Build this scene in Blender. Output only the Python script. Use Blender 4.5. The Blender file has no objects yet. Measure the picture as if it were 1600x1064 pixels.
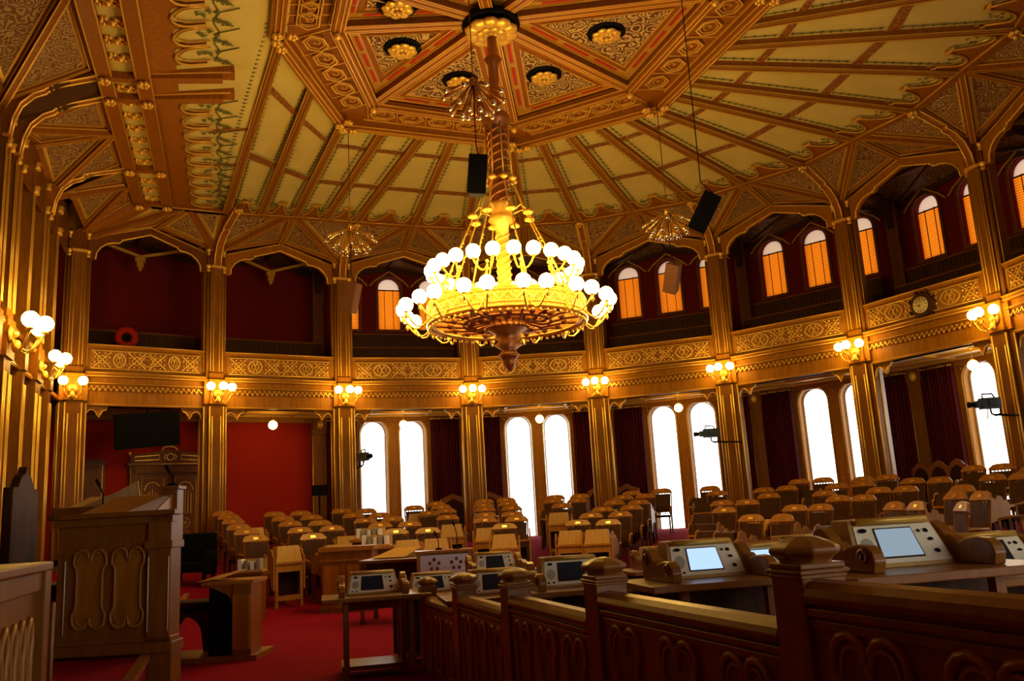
import bpy, math, random
from math import pi, sin, cos, radians as RD, hypot, atan2
from mathutils import Matrix, Vector
random.seed(7)
SC = bpy.context.scene
COL = SC.collection

# ------------------------------------------------------------------ camera
YAW = RD(18.333)                     # room axes turned against the view
CAM = Vector((-4.765, -13.574, 1.4))
pitch, roll = RD(11.386), RD(-3.239)
def c2r(x, y, z): return Vector((x*cos(YAW)+y*sin(YAW), -x*sin(YAW)+y*cos(YAW), z))
fwd = c2r(0, cos(pitch), sin(pitch)); rx = c2r(1, 0, 0); up = c2r(0, -sin(pitch), cos(pitch))
R_ = rx*cos(roll)+up*sin(roll); U_ = -rx*sin(roll)+up*cos(roll)
cd = bpy.data.cameras.new('camera'); cam = bpy.data.objects.new('camera', cd); COL.objects.link(cam)
cam.matrix_world = Matrix(((R_.x, U_.x, -fwd.x, CAM.x), (R_.y, U_.y, -fwd.y, CAM.y), (R_.z, U_.z, -fwd.z, CAM.z), (0, 0, 0, 1)))
cd.sensor_width = 36; cd.lens = 1356.8/1600*36; cd.clip_end = 300; cd.clip_start = .05
SC.camera = cam
# ------------------------------------------------------------------ world and exposure
w = bpy.data.worlds.new('world'); SC.world = w; w.use_nodes = True
bg = w.node_tree.nodes['Background']; bg.inputs[0].default_value = (1, .955, .88, 1); bg.inputs[1].default_value = 3.2
SC.view_settings.view_transform = 'Standard'; SC.view_settings.look = 'None'; SC.view_settings.gamma = 1
SC.view_settings.use_curve_mapping = False
SC.view_settings.exposure = 0.25
GLOBE = 29.0                          # strength of every lit glass globe
try:
    SC.cycles.max_bounces = 5; SC.cycles.diffuse_bounces = 3; SC.cycles.glossy_bounces = 2; SC.cycles.transparent_max_bounces = 8
    SC.cycles.caustics_reflective = False; SC.cycles.caustics_refractive = False; SC.cycles.sample_clamp_indirect = 6
except Exception: pass

# ------------------------------------------------------------------ materials
def newmat(n):
    m = bpy.data.materials.new(n); m.use_nodes = True
    return m, m.node_tree.nodes, m.node_tree.links, m.node_tree.nodes['Principled BSDF']
def pbr(n, col, rough=.5, metal=0, spec=.5, emit=None, es=0):
    m, N, L, b = newmat(n)
    b.inputs['Base Color'].default_value = (*col, 1); b.inputs['Roughness'].default_value = rough
    b.inputs['Metallic'].default_value = metal; b.inputs['Specular IOR Level'].default_value = spec
    if emit: b.inputs['Emission Color'].default_value = (*emit, 1); b.inputs['Emission Strength'].default_value = es
    return m
def ramp(N, pts):
    r = N.new('ShaderNodeValToRGB'); e = r.color_ramp.elements
    while len(e) > 1: e.remove(e[-1])
    e[0].position = pts[0][0]; e[0].color = (*pts[0][1], 1)
    for p, c in pts[1:]: k = e.new(p); k.color = (*c, 1)
    return r
def wood(n, a, b_, rough=.38, sc=3.0, st=(1, 1, .12), bump=.15, coat=.15):
    m, N, L, b = newmat(n)
    tc = N.new('ShaderNodeTexCoord'); mp = N.new('ShaderNodeMapping'); mp.inputs['Scale'].default_value = st
    no = N.new('ShaderNodeTexNoise'); no.inputs['Scale'].default_value = sc*6; no.inputs['Detail'].default_value = 5
    no.inputs['Distortion'].default_value = .6
    r = ramp(N, [(.3, a), (.7, b_)])
    L.new(tc.outputs['Object'], mp.inputs[0]); L.new(mp.outputs[0], no.inputs['Vector']); L.new(no.outputs[0], r.inputs[0])
    L.new(r.outputs[0], b.inputs['Base Color']); b.inputs['Roughness'].default_value = rough
    b.inputs['Specular IOR Level'].default_value = .12 if coat < .2 else .3; b.inputs['Coat Weight'].default_value = coat if coat >= .2 else 0; b.inputs['Coat Roughness'].default_value = .2
    bp = N.new('ShaderNodeBump'); bp.inputs['Strength'].default_value = bump; bp.inputs['Distance'].default_value = .01
    L.new(no.outputs[0], bp.inputs['Height']); L.new(bp.outputs[0], b.inputs['Normal'])
    return m
def tracery(n, lo, mid, hi, sc=5.0, rough=.5):
    """painted and gilded interlace: rings round scattered centres"""
    m, N, L, b = newmat(n)
    tc = N.new('ShaderNodeTexCoord'); vo = N.new('ShaderNodeTexVoronoi'); vo.inputs['Scale'].default_value = sc
    vo.inputs['Randomness'].default_value = .75
    ns = N.new('ShaderNodeTexNoise'); ns.inputs['Scale'].default_value = sc*1.3
    mx = N.new('ShaderNodeMixRGB'); mx.inputs[0].default_value = .12
    L.new(tc.outputs['Object'], mx.inputs[1]); L.new(tc.outputs['Object'], ns.inputs['Vector']); L.new(ns.outputs['Color'], mx.inputs[2])
    L.new(mx.outputs[0], vo.inputs['Vector'])
    mu = N.new('ShaderNodeMath'); mu.operation = 'MULTIPLY'; mu.inputs[1].default_value = 30
    si = N.new('ShaderNodeMath'); si.operation = 'SINE'
    L.new(vo.outputs['Distance'], mu.inputs[0]); L.new(mu.outputs[0], si.inputs[0])
    mr = N.new('ShaderNodeMapRange'); mr.inputs['From Min'].default_value = -1
    L.new(si.outputs[0], mr.inputs[0])
    r = ramp(N, [(0, lo), (.42, lo), (.52, mid), (.72, hi), (1, hi)])
    L.new(mr.outputs[0], r.inputs[0]); L.new(r.outputs[0], b.inputs['Base Color']); b.inputs['Roughness'].default_value = rough
    bp = N.new('ShaderNodeBump'); bp.inputs['Strength'].default_value = .5; bp.inputs['Distance'].default_value = .02
    L.new(mr.outputs[0], bp.inputs['Height']); L.new(bp.outputs[0], b.inputs['Normal'])
    return m
def cloth(n, a, b_, sc, rough=.9, spec=.1):
    m, N, L, b = newmat(n)
    tc = N.new('ShaderNodeTexCoord'); no = N.new('ShaderNodeTexNoise'); no.inputs['Scale'].default_value = sc; no.inputs['Detail'].default_value = 4
    r = ramp(N, [(.35, a), (.65, b_)])
    L.new(tc.outputs['Object'], no.inputs['Vector']); L.new(no.outputs[0], r.inputs[0]); L.new(r.outputs[0], b.inputs['Base Color'])
    b.inputs['Roughness'].default_value = rough; b.inputs['Specular IOR Level'].default_value = spec
    return m
W = {}
W['wood'] = wood('varnished_oak', (.32, .125, .006), (.46, .19, .010), rough=.42, bump=.08, coat=.04)
W['dark'] = wood('dark_oak', (.15, .05, .007), (.23, .078, .011))
W['post'] = wood('pillar_oak', (.20, .075, .005), (.29, .115, .008), rough=.42, bump=.06, coat=.04)
W['deep'] = wood('shadow_oak', (.05, .02, .006), (.085, .034, .01), rough=.5, coat=.03)
W['beam'] = wood('ceiling_beam_oak', (.27, .09, .007), (.37, .13, .011), bump=.06)
W['fore'] = wood('polished_oak', (.22, .078, .009), (.32, .12, .014), rough=.34, coat=.22, bump=.06)
W['pale'] = wood('pale_oak', (.50, .30, .085), (.60, .38, .12), rough=.45, bump=.05)
W['tan'] = wood('tan_oak', (.36, .16, .03), (.45, .21, .04), rough=.45, bump=.05, coat=.05)
W['honey'] = wood('honey_oak', (.36, .145, .018), (.47, .2, .028), rough=.36, coat=.2, bump=.05)
W['gilt'] = pbr('gilding', (.95, .60, .10), .34, .5)
W['giltd'] = pbr('dull_gilding', (.66, .38, .05), .42, .35)
W['brass'] = pbr('brass', (.95, .66, .2), .22, .9)
W['bronze'] = pbr('dark_bronze', (.38, .15, .035), .35, .6)
W['chrome'] = pbr('chrome', (.8, .75, .65), .15, 1)
W['cream'] = cloth('cream_plaster', (.64, .56, .19), (.71, .62, .22), 1.2)
W['leaf'] = pbr('painted_leaf', (.13, .14, .03), .8)
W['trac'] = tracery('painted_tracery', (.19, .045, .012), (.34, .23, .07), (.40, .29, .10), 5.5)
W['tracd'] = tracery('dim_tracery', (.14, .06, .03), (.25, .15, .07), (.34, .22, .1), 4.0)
W['tracg'] = tracery('gilt_fretwork', (.30, .09, .012), (.42, .17, .02), (.62, .33, .04), 9.0, .4)
W['ring'] = tracery('pierced_gilding', (.5, .22, .02), (.85, .52, .08), (.95, .64, .12), 14.0, .4)
W['lattice'] = tracery('lattice_band', (.17, .03, .006), (.38, .14, .02), (.52, .23, .03), 9.0, .5)
W['tracb'] = tracery('hub_tracery', (.12, .035, .012), (.55, .38, .12), (.62, .46, .17), 4.6, .5)
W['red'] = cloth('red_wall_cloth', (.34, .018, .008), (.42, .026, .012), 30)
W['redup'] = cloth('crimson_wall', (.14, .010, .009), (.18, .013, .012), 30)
W['redline'] = pbr('red_inlay', (.5, .03, .01), .6)
W['carpet'] = cloth('red_carpet', (.23, .006, .030), (.32, .009, .045), 60, .95, .05)
W['curt'] = cloth('burgundy_velvet', (.06, .003, .006), (.09, .004, .008), 20, .8, .2)
W['leather'] = pbr('oxblood_leather', (.03, .008, .005), .6, 0, .08)
W['black'] = pbr('black_plastic', (.006, .006, .006), .6, 0, .05)
W['cam'] = pbr('camera_shell', (.03, .05, .055), .45)
W['grey'] = pbr('silver_grey', (.42, .38, .34), .4, .3)
W['bezel'] = pbr('cream_bezel', (.88, .80, .56), .45)
W['grille'] = pbr('speaker_grille', (.42, .38, .28), .7)
W['white'] = pbr('white_paper', (.8, .82, .85), .8)
W['soff'] = pbr('painted_soffit', (.55, .42, .25), .6)
W['scr'] = pbr('dark_screen', (.02, .03, .045), .2, 0, .3)
W['lit'] = pbr('lit_screen', (.05, .06, .08), .2, 0, .5, (.45, .66, 1), 1.0)
W['lit2'] = pbr('dim_lit_screen', (.05, .06, .08), .2, 0, .5, (.40, .52, .62), .55)
W['blue'] = pbr('blue_lit_screen', (.05, .06, .08), .2, 0, .5, (.10, .22, .48), .7)
W['tanp'] = wood('light_tan_oak', (.56, .34, .085), (.66, .42, .12), rough=.5, bump=.04, coat=0)
W['globe'] = pbr('lit_globe', (.9, .8, .6), .4, 0, .3, (1, .60, .13), GLOBE)
W['dial'] = pbr('clock_dial', (.8, .72, .35), .5)
W['frame'] = pbr('white_paint_and_daylight', (.7, .72, .75), .5)
m, N, L, b = newmat('window_glass'); gl = N.new('ShaderNodeBsdfGlossy'); gl.inputs['Roughness'].default_value = .05
tr = N.new('ShaderNodeBsdfTransparent'); mi = N.new('ShaderNodeMixShader'); mi.inputs[0].default_value = .06
L.new(tr.outputs[0], mi.inputs[1]); L.new(gl.outputs[0], mi.inputs[2]); L.new(mi.outputs[0], N['Material Output'].inputs[0]); W['glass'] = m
def translucent(n, c, slat=0):
    m, N, L, b = newmat(n)
    t = N.new('ShaderNodeBsdfTranslucent'); d = N.new('ShaderNodeBsdfDiffuse'); mi = N.new('ShaderNodeMixShader'); mi.inputs[0].default_value = .8
    L.new(d.outputs[0], mi.inputs[1]); L.new(t.outputs[0], mi.inputs[2]); L.new(mi.outputs[0], N['Material Output'].inputs[0])
    t.inputs[0].default_value = (*c, 1); d.inputs[0].default_value = (*c, 1)
    if slat:
        tc = N.new('ShaderNodeTexCoord'); wv = N.new('ShaderNodeTexWave'); wv.bands_direction = 'Z'; wv.inputs['Scale'].default_value = slat
        r = ramp(N, [(.05, tuple(x*.45 for x in c)), (.3, c)])
        L.new(tc.outputs['Object'], wv.inputs['Vector']); L.new(wv.outputs[0], r.inputs[0]); L.new(r.outputs[0], t.inputs[0])
    return m
W['blind'] = translucent('wooden_blind', (.42, .10, .004), 5)
W['frost'] = translucent('frosted_glass', (.30, .21, .16))

# ------------------------------------------------------------------ mesh builder
class MB:
    def __init__(s): s.v = []; s.f = []; s.mi = []; s.T = Matrix(); s.k = 0; s.sm = []
    def add(s, vs, fs, smooth=False):
        o = len(s.v)
        for p in vs: s.v.append(tuple(s.T @ Vector(p)))
        for f in fs: s.f.append([i+o for i in f]); s.mi.append(s.k); s.sm.append(smooth)
    def box(s, x0, x1, y0, y1, z0, z1):
        s.add([(x0, y0, z0), (x1, y0, z0), (x1, y1, z0), (x0, y1, z0), (x0, y0, z1), (x1, y0, z1), (x1, y1, z1), (x0, y1, z1)],
              [(0, 3, 2, 1), (4, 5, 6, 7), (0, 1, 5, 4), (1, 2, 6, 5), (2, 3, 7, 6), (3, 0, 4, 7)])
        return s
    def prism(s, pts, a, b, ax='y'):
        """2-D outline extruded from a to b along an axis; outline in the other two (x,z for y; x,y for z; y,z for x)"""
        n = len(pts)
        g = {'y': lambda p, t: (p[0], t, p[1]), 'z': lambda p, t: (p[0], p[1], t), 'x': lambda p, t: (t, p[0], p[1])}[ax]
        s.add([g(p, a) for p in pts]+[g(p, b) for p in pts],
              [tuple(range(n)), tuple(range(2*n-1, n-1, -1))]+[(i, i+n, (i+1) % n+n, (i+1) % n) for i in range(n)])
        return s
    def tube(s, path, r, n=5, closed=False, caps=True):
        P = [Vector(p) for p in path]; m_ = len(P)
        if m_ < 2: return s
        vs = []; prev = None
        for i, p in enumerate(P):
            if closed: t = P[(i+1) % m_]-P[i-1]
            else: t = P[min(i+1, m_-1)]-P[max(i-1, 0)]
            if t.length < 1e-9: t = Vector((0, 0, 1))
            t.normalize()
            if prev is None:
                a = Vector((0, 0, 1)) if abs(t.z) < .9 else Vector((1, 0, 0)); u = t.cross(a).normalized()
            else:
                u = prev-t*prev.dot(t)
                u = u.normalized() if u.length > 1e-6 else prev
            prev = u; q = t.cross(u)
            rr = r[i] if isinstance(r, (list, tuple)) else r
            for k in range(n):
                a = 2*pi*k/n+pi/n; vs.append(p+(u*cos(a)+q*sin(a))*rr)
        fs = []
        for i in range(m_ if closed else m_-1):
            j = (i+1) % m_
            for k in range(n): fs.append((i*n+k, i*n+(k+1) % n, j*n+(k+1) % n, j*n+k))
        if caps and not closed: fs += [tuple(range(n-1, -1, -1)), tuple((m_-1)*n+k for k in range(n))]
        s.add(vs, fs, n > 4); return s
    def bar(s, a, b, wd, h, up=(0, 0, 1)):
        """box beam from a to b, wd wide, h high hanging below the line when h<0"""
        a = Vector(a); b = Vector(b); t = (b-a).normalized(); u = t.cross(Vector(up)).normalized(); q = u.cross(t)
        vs = []
        for p in (a, b):
            for sx, sz in ((-1, 0), (1, 0), (1, 1), (-1, 1)): vs.append(p+u*(sx*wd/2)+q*(h*sz))
        s.add(vs, [(0, 1, 2, 3), (7, 6, 5, 4), (0, 4, 5, 1), (1, 5, 6, 2), (2, 6, 7, 3), (3, 7, 4, 0)]); return s
    def lathe(s, prof, n=12, c=(0, 0, 0), M=None, sm=True):
        vs = []; c = Vector(c)
        for r, z in prof:
            for k in range(n):
                a = 2*pi*k/n; p = Vector((r*cos(a), r*sin(a), z))
                if M is not None: p = M @ p
                vs.append(c+p)
        m_ = len(prof); fs = []
        for i in range(m_-1):
            for k in range(n): fs.append((i*n+k, i*n+(k+1) % n, (i+1)*n+(k+1) % n, (i+1)*n+k))
        fs += [tuple(range(n-1, -1, -1)), tuple((m_-1)*n+k for k in range(n))]
        s.add(vs, fs, sm); return s
    def ball(s, c, r, n=10, m_=7, sz=1):
        return s.lathe([(max(r*sin(pi*i/m_), .0005), -r*sz*cos(pi*i/m_)) for i in range(m_+1)], n, c)
    def quad(s, *p): s.add(p, [tuple(range(len(p)))]); return s
    def rosette(s, c, r, d, n=8, M=None, petals=8):
        """carved flower: centre boss, petals; facing -z unless turned by M"""
        M = M or Matrix(); c = Vector(c)
        for k in range(petals):
            a = 2*pi*k/petals; q = c+M @ Vector((r*.62*cos(a), r*.62*sin(a), -d*.3)); s.ball(q, r*.36, 8, 6, .4)
        
        for k in range(petals):
            a = 2*pi*(k+.5)/petals; q = c+M @ Vector((r*.36*cos(a), r*.36*sin(a), -d*.6)); s.ball(q, r*.2, 6, 5, .5)
        s.ball(c+M @ Vector((0, 0, -d*.8)), r*.17, 8, 5); return s
def build(mb, name, mats, parent=None, bev=0):
    me = bpy.data.meshes.new(name); me.from_pydata(mb.v, [], mb.f)
    for m_ in (mats if isinstance(mats, (list, tuple)) else [mats]): me.materials.append(W[m_])
    me.polygons.foreach_set('material_index', mb.mi); me.polygons.foreach_set('use_smooth', mb.sm); me.update()
    o = bpy.data.objects.new(name, me); COL.objects.link(o)
    if parent: o.parent = parent
    if bev:
        q = o.modifiers.new('bevel', 'BEVEL'); q.width = bev; q.segments = 2; q.limit_method = 'ANGLE'
    return o
def tag(o, label=None, cat=None, group=None, kind=None):
    if label: o['label'] = label
    if cat: o['category'] = cat
    if group: o['group'] = group
    if kind: o['kind'] = kind
    return o
def thing(name, label, cat, loc=(0, 0, 0), rz=0, group=None):
    o = bpy.data.objects.new(name, None); COL.objects.link(o); o.location = loc; o.rotation_euler = (0, 0, rz); o.empty_display_size = .1
    return tag(o, label, cat, group)
def struct(name, loc=(0, 0, 0), rz=0):
    o = bpy.data.objects.new(name, None); COL.objects.link(o); o.location = loc; o.rotation_euler = (0, 0, rz); o.empty_display_size = .1
    return tag(o, kind='structure')
KIDS = {}
def dup(root, loc, rz, label=None, group=None):
    if root.name not in KIDS: KIDS[root.name] = [(c, [(g) for g in c.children]) for c in root.children]
    r = root.copy(); COL.objects.link(r); r.location = loc; r.rotation_euler = (0, 0, rz)
    if label: r['label'] = label
    if group: r['group'] = group
    for c, gs in KIDS[root.name]:
        d = c.copy(); COL.objects.link(d); d.parent = r
        for g in gs: e = g.copy(); COL.objects.link(e); e.parent = d
    return r
def arc(cx, cz, r, a0, a1, n=8): return [(cx+r*cos(RD(a0+(a1-a0)*i/n)), cz+r*sin(RD(a0+(a1-a0)*i/n))) for i in range(n+1)]
def rotz(a): return Matrix.Rotation(a, 4, 'Z')
def place(loc, rz): return Matrix.Translation(Vector(loc)) @ rotz(rz)

# ------------------------------------------------------------------ plan
RC = 10.48
def pol(r, a, z=0): return Vector((r*cos(RD(a)), r*sin(RD(a)), z))
def ZF(n, t):
    """height of the raked floor"""
    r = hypot(n, t); a = math.degrees(atan2(t, n))
    wt = min(1, max(0, (a+62)/30))*min(1, max(0, (165-a)/30))
    return wt*min(.75, max(0, (r-4)*.122))
CP = {0: Vector((-8.25, 8.52, 0)), 1: Vector((-5.16, 9.54, 0))}
for i in range(2, 10): CP[i] = pol(RC, 20*(7-i))
OUT = {0: Vector((-9.25, 10.75, 0)), 1: Vector((-5.3, 12.0, 0))}
for i in range(2, 12): OUT[i] = pol(13.1, 20*(7-i))
def bay(A, B):
    d = B-A; return (A+B)/2, atan2(d.y, d.x), d.length
SIDE = {0: 'the carved double door', 1: 'the plain red wall', 2: 'the leftmost pair of tall windows', 3: 'the second pair of tall windows',
        4: 'the third pair of tall windows', 5: 'the fourth pair of tall windows', 6: 'the windows under the round clock', 7: 'the right edge of the hall'}

# ------------------------------------------------------------------ floor
def floor():
    f = MB(); NR = 26; NA = 120; g = {}
    vs = []; fs = []
    rad = [i*13.4/NR for i in range(NR+1)]
    for i, r in enumerate(rad):
        for k in range(NA):
            p = pol(r, 360*k/NA-180); vs.append((p.x, p.y, ZF(p.x, p.y)))
    for i in range(NR):
        for k in range(NA): fs.append((i*NA+k, (i+1)*NA+k, (i+1)*NA+(k+1) % NA, i*NA+(k+1) % NA))
    f.add(vs, fs, True)
    f.box(-10, 15, -18, 15, -.4, -.02)
    tag(build(f, 'floor', 'carpet'), kind='structure')
floor()

# ------------------------------------------------------------------ openings
def arch_wall(m, x0, x1, z0, z1, ops, rev=.22, y=0, seg=10):
    """flat wall face on y with arched openings (xc, half width, sill, springing), each with a reveal going outward"""
    ops = sorted(ops); x = x0
    def q(a, b, c, d):
        if b-a > 1e-4 and d-c > 1e-4: m.quad((a, y, c), (b, y, c), (b, y, d), (a, y, d))
    for xc, hw, zs, zp in ops:
        q(x, xc-hw, z0, z1); q(xc-hw, xc+hw, z0, zs)
        pts = arc(xc, zp, hw, 180, 0, seg)
        for a, b in zip(pts, pts[1:]): m.quad((a[0], y, a[1]), (b[0], y, b[1]), (b[0], y, z1), (a[0], y, z1))
        loop = [(xc-hw, zs)]+pts+[(xc+hw, zs)]
        for a, b in zip(loop, loop[1:]+loop[:1]):
            m.quad((a[0], y, a[1]), (a[0], y+rev, a[1]), (b[0], y+rev, b[1]), (b[0], y, b[1]))
        x = xc+hw
    q(x, x1, z0, z1)
def pane(m, xc, hw, zs, zp, y, seg=10):
    pts = [(xc-hw, zs)]+arc(xc, zp, hw, 180, 0, seg)+[(xc+hw, zs)]
    m.add([(a, y, b) for a, b in pts], [tuple(range(len(pts)))])

wn = [0]
def outer_bay(i, windows=True, detail=True):
    A, B = OUT[i], OUT[i+1]; c, rz, Lb = bay(A, B); h = Lb/2
    wall = struct(['wall_door', 'wall_north', 'wall_first', 'wall_second', 'wall_third', 'wall_fourth', 'wall_clock', 'wall_right', 'wall_right_far', 'wall_right_end'][i], c, rz)
    lo = MB(); upm = MB()
    LW = [(-.6, .41, .75, 4.08), (.6, .41, .75, 4.08)]; s_ = 1.31
    UW = [(-s_, .345, 7.32, 8.66), (0, .345, 7.32, 8.66), (s_, .345, 7.32, 8.66)]
    if windows:
        lo.quad((-h, 0, -.1), (-1.2, 0, -.1), (-1.2, 0, 4.75), (-h, 0, 4.75)); lo.quad((1.2, 0, -.1), (h, 0, -.1), (h, 0, 4.75), (1.2, 0, 4.75))
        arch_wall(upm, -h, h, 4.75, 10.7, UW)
    elif i == 0:
        lo.quad((-h, 0, -.1), (h, 0, -.1), (h, 0, 4.75), (-h, 0, 4.75)); upm.quad((-h, 0, 4.75), (h, 0, 4.75), (h, 0, 10.7), (-h, 0, 10.7))
    else:
        lo.quad((-h, 0, -.1), (h, 0, -.1), (h, 0, 4.75), (-h, 0, 4.75)); upm.quad((-h, 0, 4.75), (h, 0, 4.75), (h, 0, 10.7), (-h, 0, 10.7))
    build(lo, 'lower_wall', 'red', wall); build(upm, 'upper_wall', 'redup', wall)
    # cornice under the soffit
    cm = MB(); cm.box(-h, h, -.12, 0, 4.42, 4.62); cm.box(-h, h, -.2, 0, 4.62, 4.75); build(cm, 'cornice', 'wood', wall)
    if windows:
        for name_i, ops in (('low', LW), ('up', UW)):
            if name_i == 'low':
                wn[0] += 1; w_ = struct('window_%d' % wn[0], c, rz)
                f = MB(); arch_wall(f, -1.2, 1.2, -.05, 4.55, LW, .3, -.04, 14); build(f, 'window_frame', 'wood', w_)
                t = MB()
                for xc, hw, zs, zp in LW:
                    t.tube([(x, -.06, z) for x, z in [(xc-hw-.03, zs)]+arc(xc, zp, hw+.03, 180, 0, 14)+[(xc+hw+.03, zs)]], .022, 5)
                t.tube([(-1.17, -.06, 0), (-1.17, -.06, 4.5), (1.17, -.06, 4.5), (1.17, -.06, 0)], .02, 4)
                for z in (1.9, 3.1, 4.3): t.ball((0, -.06, z), .035, 6, 4)
                for sx in (-1, 1): t.ball((sx*1.02, -.06, 4.36), .035, 6, 4)
                build(t, 'gilt_moulding', 'giltd', w_)
                g = MB(); cs = MB()
                for xc, hw, zs, zp in LW:
                    pane(g, xc, hw, zs, zp, .18, 12)
                    cs.tube([(x, .2, z) for x, z in [(xc-hw+.03, zs)]+arc(xc, zp, hw-.03, 180, 0, 14)+[(xc+hw-.03, zs)]], .03, 4)
                build(g, 'window_pane', 'glass', w_)
                build(cs, 'casement', 'frame', w_)
            else:
                for xc, hw, zs, zp in ops:
                    wn[0] += 1; w_ = struct('window_%d' % wn[0], c, rz)
                    t = MB(); out = [(xc-hw-.05, zs)]+arc(xc, zp, hw+.05, 180, 0, 12)+[(xc+hw+.05, zs)]
                    t.tube([(x, -.02, z) for x, z in out], .05, 4)
                    t.box(xc-hw-.1, xc+hw+.1, -.08, .05, zs-.08, zs); build(t, 'window_frame', 'dark', w_)
                    gm = MB(); gm.tube([(xc-.62, -.06, 8.72), (xc-.44, -.06, 8.9), (xc, -.06, 9.2), (xc+.44, -.06, 8.9), (xc+.62, -.06, 8.72)], .03, 4); build(gm, 'hood_moulding', 'giltd', w_)
                    bl = MB(); bl.quad((xc-hw, .12, zs), (xc+hw, .12, zs), (xc+hw, .12, zp-.03), (xc-hw, .12, zp-.03))
                    build(bl, 'blind', 'blind', w_)
                    tp = MB(); tp.box(xc-hw, xc+hw, .09, .13, zp-.05, zp-.02)
                    for sx in (-.4, .4): tp.box(xc+sx*hw-.008, xc+sx*hw+.008, .1, .118, zs, zp)
                    build(tp, 'blind_tape', 'deep', w_)
                    g = MB(); pane(g, xc, hw, zp-.02, zp, .16, 10); build(g, 'lunette', 'frost', w_)
    # pilaster on the outer wall, lower storey, at the left corner
    return wall
for i in range(0, 10): outer_bay(i, windows=i >= 2)
for i in range(1, 11):
    p = OUT[i]; a = atan2(p.y, p.x); tr_ = struct('trim_%d' % i, p, a-pi/2)
    q = MB(); zf = ZF(p.x*.96, p.y*.96)
    q.box(-.2, .2, -.22, .1, zf, 4.1); q.box(-.24, .24, -.26, .1, 4.1, 4.2); q.box(-.2, .2, -.3, .1, 4.2, 4.6); q.box(-.16, .16, -.25, .1, 5, 9.1)
    build(q, 'pilaster_body', 'post' if i != 1 else 'dark', tr_)
    g = MB()
    for sx in (-.2, .2): g.tube([(sx, -.22, zf), (sx, -.22, 4.05)], .018, 5)
    g.ball((0, -.3, 4.35), .1, 8, 6, 1.3)
    build(g, 'gilt_bead', 'gilt', tr_)
    d = MB(); d.prism([(0, 8.0), (0, 9.3), (-1.6, 9.2), (-1.5, 9.0), (-.9, 8.95), (-.6, 8.85), (-.35, 8.6), (-.22, 8.3), (-.2, 7.7), (0, 7.5)], -.09, .09, 'x')
    build(d, 'curved_bracket', 'deep', tr_)
# remaining shell on the photographer's side
e = OUT[10]
def shell(nm, A, B, ops):
    A = Vector((*A, 0)); B = Vector((*B, 0)); c, rz, Lb = bay(A, B); w_ = struct(nm, c, rz); m = MB(); arch_wall(m, -Lb/2, Lb/2, -.3, 10.7, ops); build(m, 'wall_face', 'dark', w_)
    for xc, hw, zs, zp in ops:
        wn[0] += 1; q = struct('window_%d' % wn[0], c, rz); m = MB(); pane(m, xc, hw, zs, zp, .18); build(m, 'window_pane', 'glass', q)  # unseen windows, added to let daylight onto the foreground
        m = MB(); m.tube([(x, -.02, z) for x, z in [(xc-hw, zs)]+arc(xc, zp, hw, 180, 0, 12)+[(xc+hw, zs)]], .05, 4, True); build(m, 'window_frame', 'wood', q)
shell('wall_side', (e.x, e.y), (e.x+2, -17.5), [(-1.6, .6, .8, 4.2), (.2, .6, .8, 4.2), (2.0, .6, .8, 4.2)])
shell('wall_back', (e.x+2, -17.5), (-9.2, -17.5), [(x, .75, .8, 4.3) for x in (-7.2, -5.4, -3.4, -1.6, .4)])

# ------------------------------------------------------------------ galleries: slab, benches, ceiling over them
slab = struct('trim_20')
for i in range(0, 10):
    A, B, C_, D = CP.get(i), CP.get(i+1), OUT[i+1], OUT[i]
    if A is None: A = pol(RC, 20*(7-i))
    if B is None: B = pol(RC, 20*(6-i))
    m = MB(); z0, z1 = 4.62, 4.74
    Ai = A*1.0; m.add([(*p.xy, z) for z in (z0, z1) for p in (A, B, C_, D)], [(0, 1, 2, 3), (7, 6, 5, 4), (0, 4, 5, 1)])
    build(m, 'gallery_soffit', 'soff', slab)
    m = MB()
    ca = A.lerp(B, .5); cd_ = D.lerp(C_, .5)
    for k in (.25, .6, .9): m.bar((*A.lerp(D, k).xy, z0), (*B.lerp(C_, k).xy, z0), .1, -.07)
    for k in (.28, .72): m.bar((*A.lerp(B, k).xy, z0), (*D.lerp(C_, k).xy, z0), .08, -.05)
    build(m, 'soffit_moulding', 'giltd' if i else 'wood', slab)
    # coffered ceiling over the gallery
    if i < 9:
        m = MB(); T = lambda p, z: (p.x, p.y, z)
        wm, am = D.lerp(C_, .5), A.lerp(B, .5)
        vs = [T(A, 8.75), T(am, 9.3), T(B, 8.75), T(C_, 9.0), T(wm, 9.35), T(D, 9.0), T(A.lerp(D, .5), 9.45), T(B.lerp(C_, .5), 9.45), T(am.lerp(wm, .5), 9.35)]
        m.add(vs, [(0, 1, 8, 6), (1, 2, 7, 8), (6, 8, 4, 5), (8, 7, 3, 4)])
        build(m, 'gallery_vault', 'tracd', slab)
        m = MB()
        for a, b in ((0, 8), (2, 8), (5, 8), (3, 8), (1, 4), (6, 7)): m.bar(vs[a], vs[b], .09, -.08)
        for a, b in ((5, 4), (4, 3)): m.bar(vs[a], vs[b], .12, -.14)
        build(m, 'vault_rib', 'deep', slab)
        m = MB(); q = am.lerp(wm, .62); m.box(q.x-.12, q.x+.12, q.y-.12, q.y+.12, 8.55, 8.65); m.box(q.x-.08, q.x+.08, q.y-.08, q.y+.08, 8.4, 8.55); m.box(q.x-.04, q.x+.04, q.y-.04, q.y+.04, 8.3, 8.4)
        if i < 2:
            m.bar((q.x, q.y, 8.65), T(A.lerp(D, .62), 9.2), .07, .07); m.bar((q.x, q.y, 8.65), T(B.lerp(C_, .62), 9.2), .07, .07)
            build(m, 'vault_pendant', 'giltd', slab)
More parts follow.
